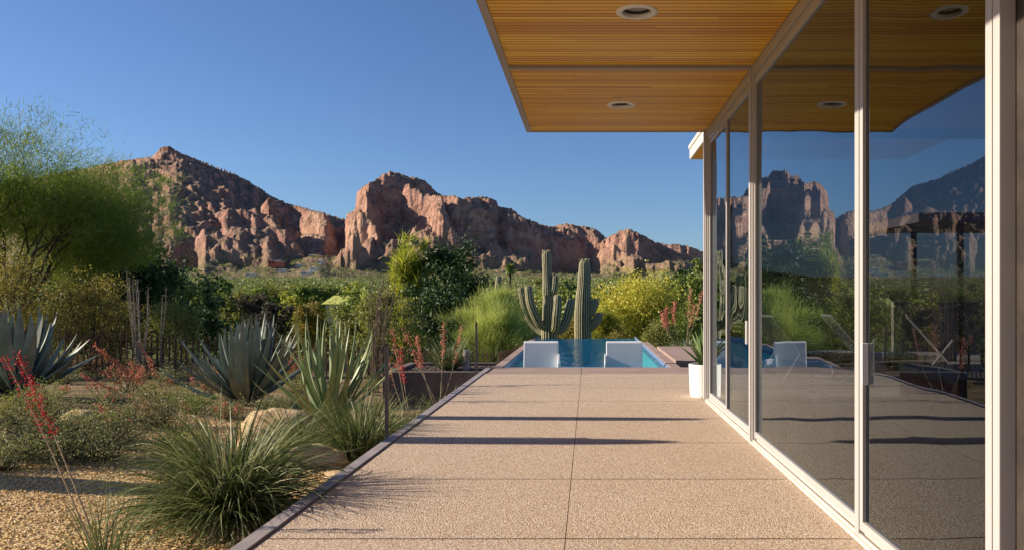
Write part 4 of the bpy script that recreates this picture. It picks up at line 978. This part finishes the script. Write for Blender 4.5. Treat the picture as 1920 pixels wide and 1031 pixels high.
def tree(name, label, cat, pos, H_, Rr, leaf, mat, nclump=130, per=60, size=.09, zc=.55, seed=1, group=None, n1=1, thick=.08, trunkm='bark', clr=.13, squash=.8, ragged=.25, low=.3, asp=.6, twigs=False, hollow=.35, gen=3, up=.5, blossoms=None, upb=.25):
    e = empty(name, pos, label, cat, group)
    tubes, tips = skeleton(H_, Rr, n1, seed, 0., low, thick, gen, up)
    sx = min(Rr / max(np.abs(tips[:, :2]).max(), .1), 1.5) * .85; sz = H_ * .9 / tips[:, 2].max()
    mb = MB()
    for q, r in tubes: mb.tube(q * np.array([sx, sx, sz]), r, 6, cap=False)
    mb.build('trunk', M[trunkm], e, smooth=True)
    tips = tips * np.array([sx, sx, sz])
    E = crown_pts(tips, Rr, H_, nclump, zc, seed, squash, .4, hollow, ragged)
    crs = clr * Rr * RNG.uniform(.6, 1.35, len(E)); P_ = np.repeat(E, per, 0) + RNG.normal(size=(len(E) * per, 3)) * np.repeat(crs, per)[:, None] * np.array([1, 1, .75])
    mb = MB()
    if twigs:
        out = unit(P_ - np.array([0, 0, H_ * .25])); D = unit(out + RNG.normal(0, .75 if upb < .5 else .4, P_.shape) + np.array([0, 0, upb])); Lg = size * RNG.uniform(.5, 1.4, len(P_))
        t = np.linspace(0, 1, 4)[None, :, None]; curve = RNG.normal(0, .2, P_.shape) + np.array([0, 0, -.1])
        Cn = P_[:, None] + (D[:, None] * t + curve[:, None] * t * t) * Lg[:, None, None]
        S = unit(np.cross(D, RNG.normal(size=D.shape))); ribbons(mb, Cn, np.broadcast_to(np.array([1, .8, .6, .3]) * asp, (len(P_), 4)), S)
    else:
        leaves(mb, P_, size * RNG.uniform(.6, 1.35, len(P_)), asp)
    mb.build('crown', mat, e)
    if blossoms:
        bm, nb, bs, zmin = blossoms; k = E[E[:, 2] > zmin * H_]; c = k[RNG.integers(0, len(k), nb)] + RNG.normal(0, clr * Rr * 1.1, (nb, 3)) + np.array([0, 0, .05 * H_])
        mb = MB(); leaves(mb, c, bs, .9); mb.build('blossoms', bm, e)
    return e
def T(name, label, cat, px, Y, top, wpx, mat, **k):
    x, y, z = atY(px, Y); H_ = EYE + (CY - top) / F * Y - z; Rr = wpx / 2 / F * Y
    return tree(name, label, cat, (x, y, z), H_, Rr, None, M[mat], **k)

# big palo verde, upper left
T('palo_verde_tree', 'large feathery green palo verde tree filling the upper left', 'tree', 22, 22., 222, 400, 'pv', nclump=500, per=130, size=.17, asp=.0065, twigs=True, n1=4, thick=.1, trunkm='bark', zc=.62, squash=.55, clr=.105, ragged=.75, seed=4, low=.32, hollow=.1)
T('palo_verde_tree', 'smaller wispy palo verde right of the big one, in front of the mountain', 'tree', 205, 24., 342, 200, 'pv', nclump=330, per=130, size=.17, asp=.005, twigs=True, n1=3, thick=.05, zc=.66, squash=.6, clr=.15, ragged=.7, seed=9)
T('desert_tree', 'dark green tree under the right side of the big palo verde', 'tree', 275, 27., 455, 150, 'dk', nclump=150, per=90, size=.12, seed=14, zc=.5, squash=1., ragged=.4)
T('desert_tree', 'dark bushy tree below the big palo verde', 'tree', 150, 26., 452, 220, 'dk', nclump=170, per=90, size=.13, seed=15, zc=.45, squash=1.)
T('creosote_bush', 'golden olive creosote bush at the left edge', 'bush', 22, 17.6, 448, 185, 'creo', nclump=210, per=50, size=.05, n1=6, thick=.025, seed=16, zc=.5, squash=1., ragged=.5, clr=.12, asp=.5)
T('creosote_bush', 'golden olive creosote bush below the trunk of the big palo verde', 'bush', 168, 17.8, 492, 150, 'creo', nclump=190, per=50, size=.05, n1=6, thick=.022, seed=17, zc=.5, squash=1., ragged=.55, clr=.12, asp=.5)
T('creosote_bush', 'low creosote bush left of the pale ocotillo', 'bush', 222, 18.6, 545, 110, 'creo', nclump=100, per=50, size=.05, n1=6, thick=.02, seed=18, zc=.5, squash=1., asp=.5)
T('creosote_bush', 'dull green bush behind the fence right of the pale ocotillo', 'bush', 330, 22, 560, 110, 'ol', nclump=110, per=60, size=.06, n1=5, thick=.02, seed=19, zc=.5, squash=1., asp=.5)
T('creosote_bush', 'olive bush behind the fence at the left, under the golden bushes', 'bush', 90, 18.9, 560, 190, 'ol', nclump=140, per=60, size=.055, n1=5, thick=.02, seed=20, zc=.5, squash=1., asp=.5)
# by the pool
T('palo_verde_tree', 'bright lime green palo verde left of the saguaros', 'tree', 924, 23.6, 552, 132, 'pvb', nclump=330, per=110, size=.19, asp=.0045, twigs=True, n1=5, thick=.035, trunkm='gbark', zc=.5, squash=1., clr=.12, ragged=.7, seed=23, hollow=.15, upb=1.)
T('palo_verde_tree', 'wide palo verde in yellow flower right of the saguaros', 'tree', 1186, 31., 528, 172, 'pvy', nclump=230, per=80, size=.26, asp=.007, twigs=True, n1=6, thick=.05, trunkm='bark', zc=.52, squash=1., clr=.15, ragged=.35, seed=24, hollow=.15, blossoms=(M['yflower'], 7000, .085, .6))
T('palo_verde_tree', 'small yellow-tipped palo verde between the saguaros and the wide one', 'tree', 1128, 29., 566, 70, 'pvy', nclump=70, per=70, size=.3, asp=.007, twigs=True, n1=4, thick=.03, zc=.5, squash=1., seed=25, blossoms=(M['yflower'], 900, .08, .6))
T('pine_tree', 'big dense dark green pine left of the saguaros', 'tree', 842, 42., 462, 165, 'dk', nclump=270, per=110, size=.24, seed=31, zc=.46, squash=1., ragged=.45, clr=.13, hollow=.5, asp=.35)
T('pine_tree', 'dark green pine shoulder at the right of the big pine', 'tree', 906, 46., 512, 70, 'dk', nclump=80, per=90, size=.24, seed=32, zc=.46, squash=1., ragged=.4, asp=.35)
T('willow_tree', 'tall narrow pale yellow-green willow behind the big pine', 'tree', 778, 44., 456, 66, 'pvy', nclump=190, per=70, size=.5, asp=.03, twigs=True, seed=33, zc=.55, squash=1., ragged=.3, clr=.2)
T('desert_tree', 'loose olive tree in front of the willow and left of the big pine', 'tree', 735, 36., 545, 120, 'ol', nclump=140, per=80, size=.12, seed=34, zc=.48, squash=1., ragged=.4)
T('desert_tree', 'golden round tree behind the fence in the middle', 'tree', 582, 43., 570, 82, 'gold', nclump=130, per=80, size=.12, seed=35, zc=.52, squash=.9, ragged=.25)
T('desert_tree', 'bright yellow tree in the valley belt', 'tree', 520, 92., 538, 38, 'yel', nclump=70, per=50, size=.26, seed=36, zc=.5, squash=1.)
T('conifer_tree', 'dark ragged conifer standing left of the middle agave', 'tree', 392, 46., 534, 52, 'dk', nclump=90, per=80, size=.2, seed=37, zc=.55, squash=.7, ragged=.6, asp=.35, thick=.12)
T('conifer_tree', 'brownish conifer behind the middle agave', 'tree', 512, 44., 560, 66, 'brn', nclump=110, per=80, size=.18, seed=38, zc=.5, squash=1., ragged=.4, asp=.35)
T('conifer_tree', 'brownish green conifer left of the brown one', 'tree', 482, 58., 548, 52, 'brn', nclump=100, per=80, size=.2, seed=39, zc=.5, squash=1., ragged=.4, asp=.35)
T('desert_tree', 'dark green round tree above the golden round tree', 'tree', 578, 70., 535, 92, 'gr', nclump=140, per=80, size=.24, seed=40, zc=.5, squash=1., ragged=.35)
T('desert_tree', 'olive tree right of the golden round tree', 'tree', 655, 40., 572, 90, 'ol', nclump=120, per=80, size=.13, seed=41, zc=.5, squash=1., ragged=.4)
T('desert_tree', 'bright green leafy tree beside the pale shed', 'tree', 668, 62., 552, 52, 'pvb', nclump=90, per=60, size=.2, seed=42, zc=.5, squash=1., ragged=.4)
T('desert_tree', 'dark tree beside the pool right of the yellow palo verde', 'tree', 1300, 44., 520, 90, 'gr', nclump=140, per=80, size=.18, seed=43, zc=.5, squash=1., ragged=.4)
T('desert_tree', 'green tree at the corner post of the house', 'tree', 1330, 52., 462, 60, 'gr', nclump=120, per=80, size=.2, seed=44, zc=.5, squash=1., ragged=.4)
T('creosote_bush', 'low bush between the saguaros and the pool edge', 'bush', 1070, 30., 592, 90, 'creo', nclump=110, per=60, size=.07, n1=4, thick=.02, seed=45, zc=.5, squash=1.)
T('creosote_bush', 'low bush left of the saguaros at the pool side', 'bush', 985, 30., 590, 80, 'ol', nclump=110, per=60, size=.07, n1=4, thick=.02, seed=46, zc=.5, squash=1.)
T('creosote_bush', 'low bush right of the saguaros in front of the yellow palo verde', 'bush', 1160, 28.5, 606, 80, 'creo', nclump=110, per=60, size=.06, n1=4, thick=.02, seed=48, zc=.5, squash=1.)
T('creosote_bush', 'low bush right of the pool below the yellow palo verde', 'bush', 1240, 28., 600, 90, 'ol', nclump=110, per=60, size=.06, n1=4, thick=.02, seed=49, zc=.5, squash=1.)
for k, (px, Y, top, wp_, mt, lb) in enumerate([
 (452, 62., 546, 60, 'ol', 'olive tree rising above the valley belt between the dark and brown conifers'), (622, 74., 538, 56, 'gr', 'green tree just left of the pale shed, above the golden round tree'),
 (702, 56., 540, 62, 'pvb', 'bright yellow-green tree behind the brown ocotillo'), (545, 66., 548, 44, 'pvy', 'yellowish tree above the brown conifer'),
 (350, 50., 535, 70, 'ol', 'olive tree right of the dark tree under the big palo verde'), (1012, 60., 535, 50, 'ol', 'olive tree behind the many-armed saguaro'),
 (1062, 62., 528, 48, 'gr', 'green tree between the two big saguaros, in the distance'), (1245, 58., 512, 70, 'gr', 'green tree behind the right side of the yellow palo verde'),
 (1180, 75., 512, 50, 'ol', 'olive tree peeking over the yellow palo verde'), (1285, 70., 500, 44, 'dk', 'dark tree at the far right against the foot of the cliffs'),
 (425, 80., 528, 44, 'gr', 'green tree right behind the dark ragged conifer'), (655, 100., 528, 44, 'pvy', 'yellow-green tree far behind the pale shed')]):
    T('desert_tree', lb, 'tree', px, Y, top, wp_, mt, nclump=110, per=80, size=.2 * Y / 60, seed=60 + k, zc=.52, squash=1., ragged=.5) if mt not in ('pvb', 'pvy') else T('desert_tree', lb, 'tree', px, Y, top, wp_, mt, nclump=110, per=70, size=.16 * Y / 60, seed=60 + k, zc=.52, squash=1., ragged=.5)
# palm
x, y, z = atY(956, 130.); e = empty('palm_tree', (x, y, z), 'small distant palm in front of the cliff, above the little saguaro', 'palm'); Hp = EYE + (CY - 505) / F * 130 - z
mb = MB(); mb.tube([(0, 0, 0), (.1, 0, Hp * .5), (0, 0, Hp)], [.25, .2, .18], 8); mb.build('trunk', M['bark'], e)
mb = MB(); n = 60; Pp, sd_, _ = arcs(n, np.tile([0, 0, Hp], (n, 1)), RNG.uniform(0, 6.283, n), RNG.uniform(-.6, 1.3, n), np.full(n, 1.6), RNG.uniform(.5, 1.6, n), 6); ribbons(mb, Pp, np.broadcast_to(np.array([.05, .2, .25, .2, .12, .02]), (n, 6)), sd_); mb.build('fronds', M['gr'], e)

# prototypes for the valley belt, copied
KN = [('gr', 'rounded green tree in the valley belt below the mountain'), ('dk', 'dark green tree in the valley belt below the mountain'), ('ol', 'olive green tree in the valley belt below the mountain'), ('brn', 'brownish tree in the valley belt below the mountain'), ('creo', 'golden green tree in the valley belt below the mountain')]
protos = {}
rd = random.Random(77)
spots = []
for px in range(290, 1345, 15):
    for Y in (58, 84, 120, 175, 250):
        if rd.random() < .7: spots.append((px + rd.uniform(-9, 9), Y * rd.uniform(.85, 1.2)))
spots = [s for s in spots if not (330 < s[0] < 730 and s[1] < 110 and rd.random() < .72)]
rd.shuffle(spots); spots = spots[:290]
for px, Y in spots:
    k = rd.choices(range(5), (3.4, 1.2, 3.2, .7, 1.8))[0]; v = rd.randint(0, 1); key = (k, v)
    x, y, z = atY(px, Y); sc_ = (rd.uniform(.5, 1.0) if rd.random() < .8 else rd.uniform(1., 1.35)) * (1 if Y < 75 else .85 if Y < 105 else .62)
    if key not in protos:
        protos[key] = tree('valley_tree', KN[k][1], 'tree', (x, y, z), 5., 2.9, None, M[KN[k][0]], nclump=85, per=75, size=.23, seed=100 + k * 5 + v, zc=.5, squash=1., ragged=.4, thick=.12, group=KN[k][0] and {'gr': 'green trees of the valley belt', 'dk': 'dark trees of the valley belt', 'ol': 'olive trees of the valley belt', 'brn': 'brown trees of the valley belt', 'creo': 'golden trees of the valley belt'}[KN[k][0]]); e = protos[key]
    else:
        src = protos[key]; e = src.copy(); C.objects.link(e)
        for ch in src.children: c = ch.copy(); C.objects.link(c); c.parent = e
    e.location = (x, y, z - .15); e.rotation_euler = (0, 0, rd.uniform(0, 6.28)); e.scale = (sc_ * rd.uniform(.85, 1.3), sc_ * rd.uniform(.85, 1.3), sc_ * rd.uniform(.8, 1.1))

# far scrub of the plain and the lower slopes
n = 21000; Yf = 230 * (1330 / 230) ** RNG.uniform(0, 1, n); pf = RNG.uniform(-350, 1500, n)
Xf = (pf - CX) / F * Yf; Zf = np.where(Yf < 1150, zg(Xf, np.minimum(Yf, 1150)), 0)
ii = np.clip(np.searchsorted(Ys, Yf), 0, len(Ys) - 1); jj = np.clip(np.searchsorted(pxs, pf), 0, len(pxs) - 1)
Zf = np.where(Yf > 990, np.maximum(Zf, hh[ii, jj]), Zf); keep = (Zf < 60) | ((Zf < 100) & (RNG.uniform(0, 1, n) < .5)); Xf, Yf, Zf = Xf[keep], Yf[keep], Zf[keep]; n = len(Xf)
r = RNG.uniform(.9, 3.2, n) * np.clip(Yf / 600, .6, 1.4); per = 26
Pc = np.stack([Xf, Yf, Zf + r * .5], -1); P_ = np.repeat(Pc, per, 0) + RNG.normal(size=(n * per, 3)) * np.repeat(r, per)[:, None] * np.array([.5, .5, .38])
mb = MB(); leaves(mb, P_, np.repeat(r, per) * .4, .8); tag(mb.build('distant_scrub', M['sc']), kind='stuff')

# ================================================================== far houses
def far_house(px, Y, wm, hm, dm, label, wallm='fascia', roofm='white', on=True, zoff=0., py=None):
    jj = np.searchsorted(pxs, px) - 1; an = (hh[:, jj] - EYE) / Ys * F; k = int(np.argmax(an > CY - py - 2)) if (an > CY - py - 2).any() else 0; Y = float(Ys[max(k, 1)]); x = (px - CX) / F * Y; z = float(hh[max(k, 1), jj])
    if py > 521: Y = 800.; x = (px - CX) / F * Y; z = float(zg(x, Y))
    wm, hm, dm = wm * .8, hm * 1.15, dm * .8
    e = empty('hillside_house', (x, Y, z), label, 'house')
    mb = MB(); mb.box(-wm / 2, wm / 2, -dm / 2, dm / 2, -3, hm); mb.box(wm * .1, wm / 2 + wm * .25, -dm * .7, dm * .1, -3, hm * .7); mb.build('wall', M[wallm], e)
    mb = MB(); mb.box(-wm / 2 - .5, wm / 2 + .5, -dm / 2 - .6, dm / 2 + .5, hm + .003, hm + .5); mb.box(wm * .1 - .3, wm * .78, -dm * .75, dm * .1, hm * .7 + .003, hm * .7 + .4); mb.build('roof', M[roofm], e)
    for k in range(3):
        mb = MB(); a = -wm * .4 + k * wm * .2; mb.box(a, a + wm * .12, -dm / 2 - .05, -dm / 2 - .01, hm * .35, hm * .75); mb.build('window', M['black'], e)
M['redhouse'] = plain('terracotta_wall', (.34, .1, .06), (.42, .14, .08), .3, .8)
far_house(517, 1075, 22, 6, 12, 'red-walled house with a pale roof at the foot of the mountain', 'redhouse', 'white', py=497)
for px, Y, py, wm, hm, lb in ((470, 1000, 516, 14, 3, 'pale low house on the slope, left of the red house'), (527, 985, 508, 18, 3, 'long white house just below the red house'), (590, 1060, 506, 14, 4, 'cream house on the slope left of the rock cone'), (575, 970, 515, 16, 3.5, 'cream house below the slope houses left of the rock cone'), (600, 1120, 493, 12, 4, 'cream house highest on the slope left of the rock cone'), (560, 1130, 499, 10, 3, 'small pale house right of the red house'), (430, 800, 530, 12, 3, 'small white house among the far scrub behind the dark conifer'), (1070, 900, 524, 16, 3, 'pale house at the foot of the shaded cliff'), (770, 820, 520, 18, 3.5, 'white house hidden by the willow at the foot of the mountain'), (585, 1150, 480, 9, 3, 'tiny pale house highest of all at the saddle foot')):
    far_house(px, Y, wm, hm, 9, lb, py=py)
x, y, z = atY(641, 66.); e = empty('garden_shed', (x, y, z), 'pale shed with a lime yellow pitched roof among the valley trees', 'shed'); M['lime'] = plain('lime_roof', (.5, .52, .12), (.58, .6, .16), 1., .7)
h0 = EYE + (CY - 583) / F * 66 - z + .1
mb = MB(); mb.box(-1., 1.2, -1, 1, -.3, h0 + .5); mb.build('wall', M['fascia'], e)
mb = MB(); mb.hexa([(-1.3, -1.3, h0 + .5), (1.5, -1.3, h0 + .5), (1.5, 1.3, h0 + .5), (-1.3, 1.3, h0 + .5)], [(-.6, -.2, h0 + 1.2), (1.2, -.2, h0 + 1.2), (1.2, .2, h0 + 1.2), (-.6, .2, h0 + 1.2)]); mb.build('roof', M['lime'], e)
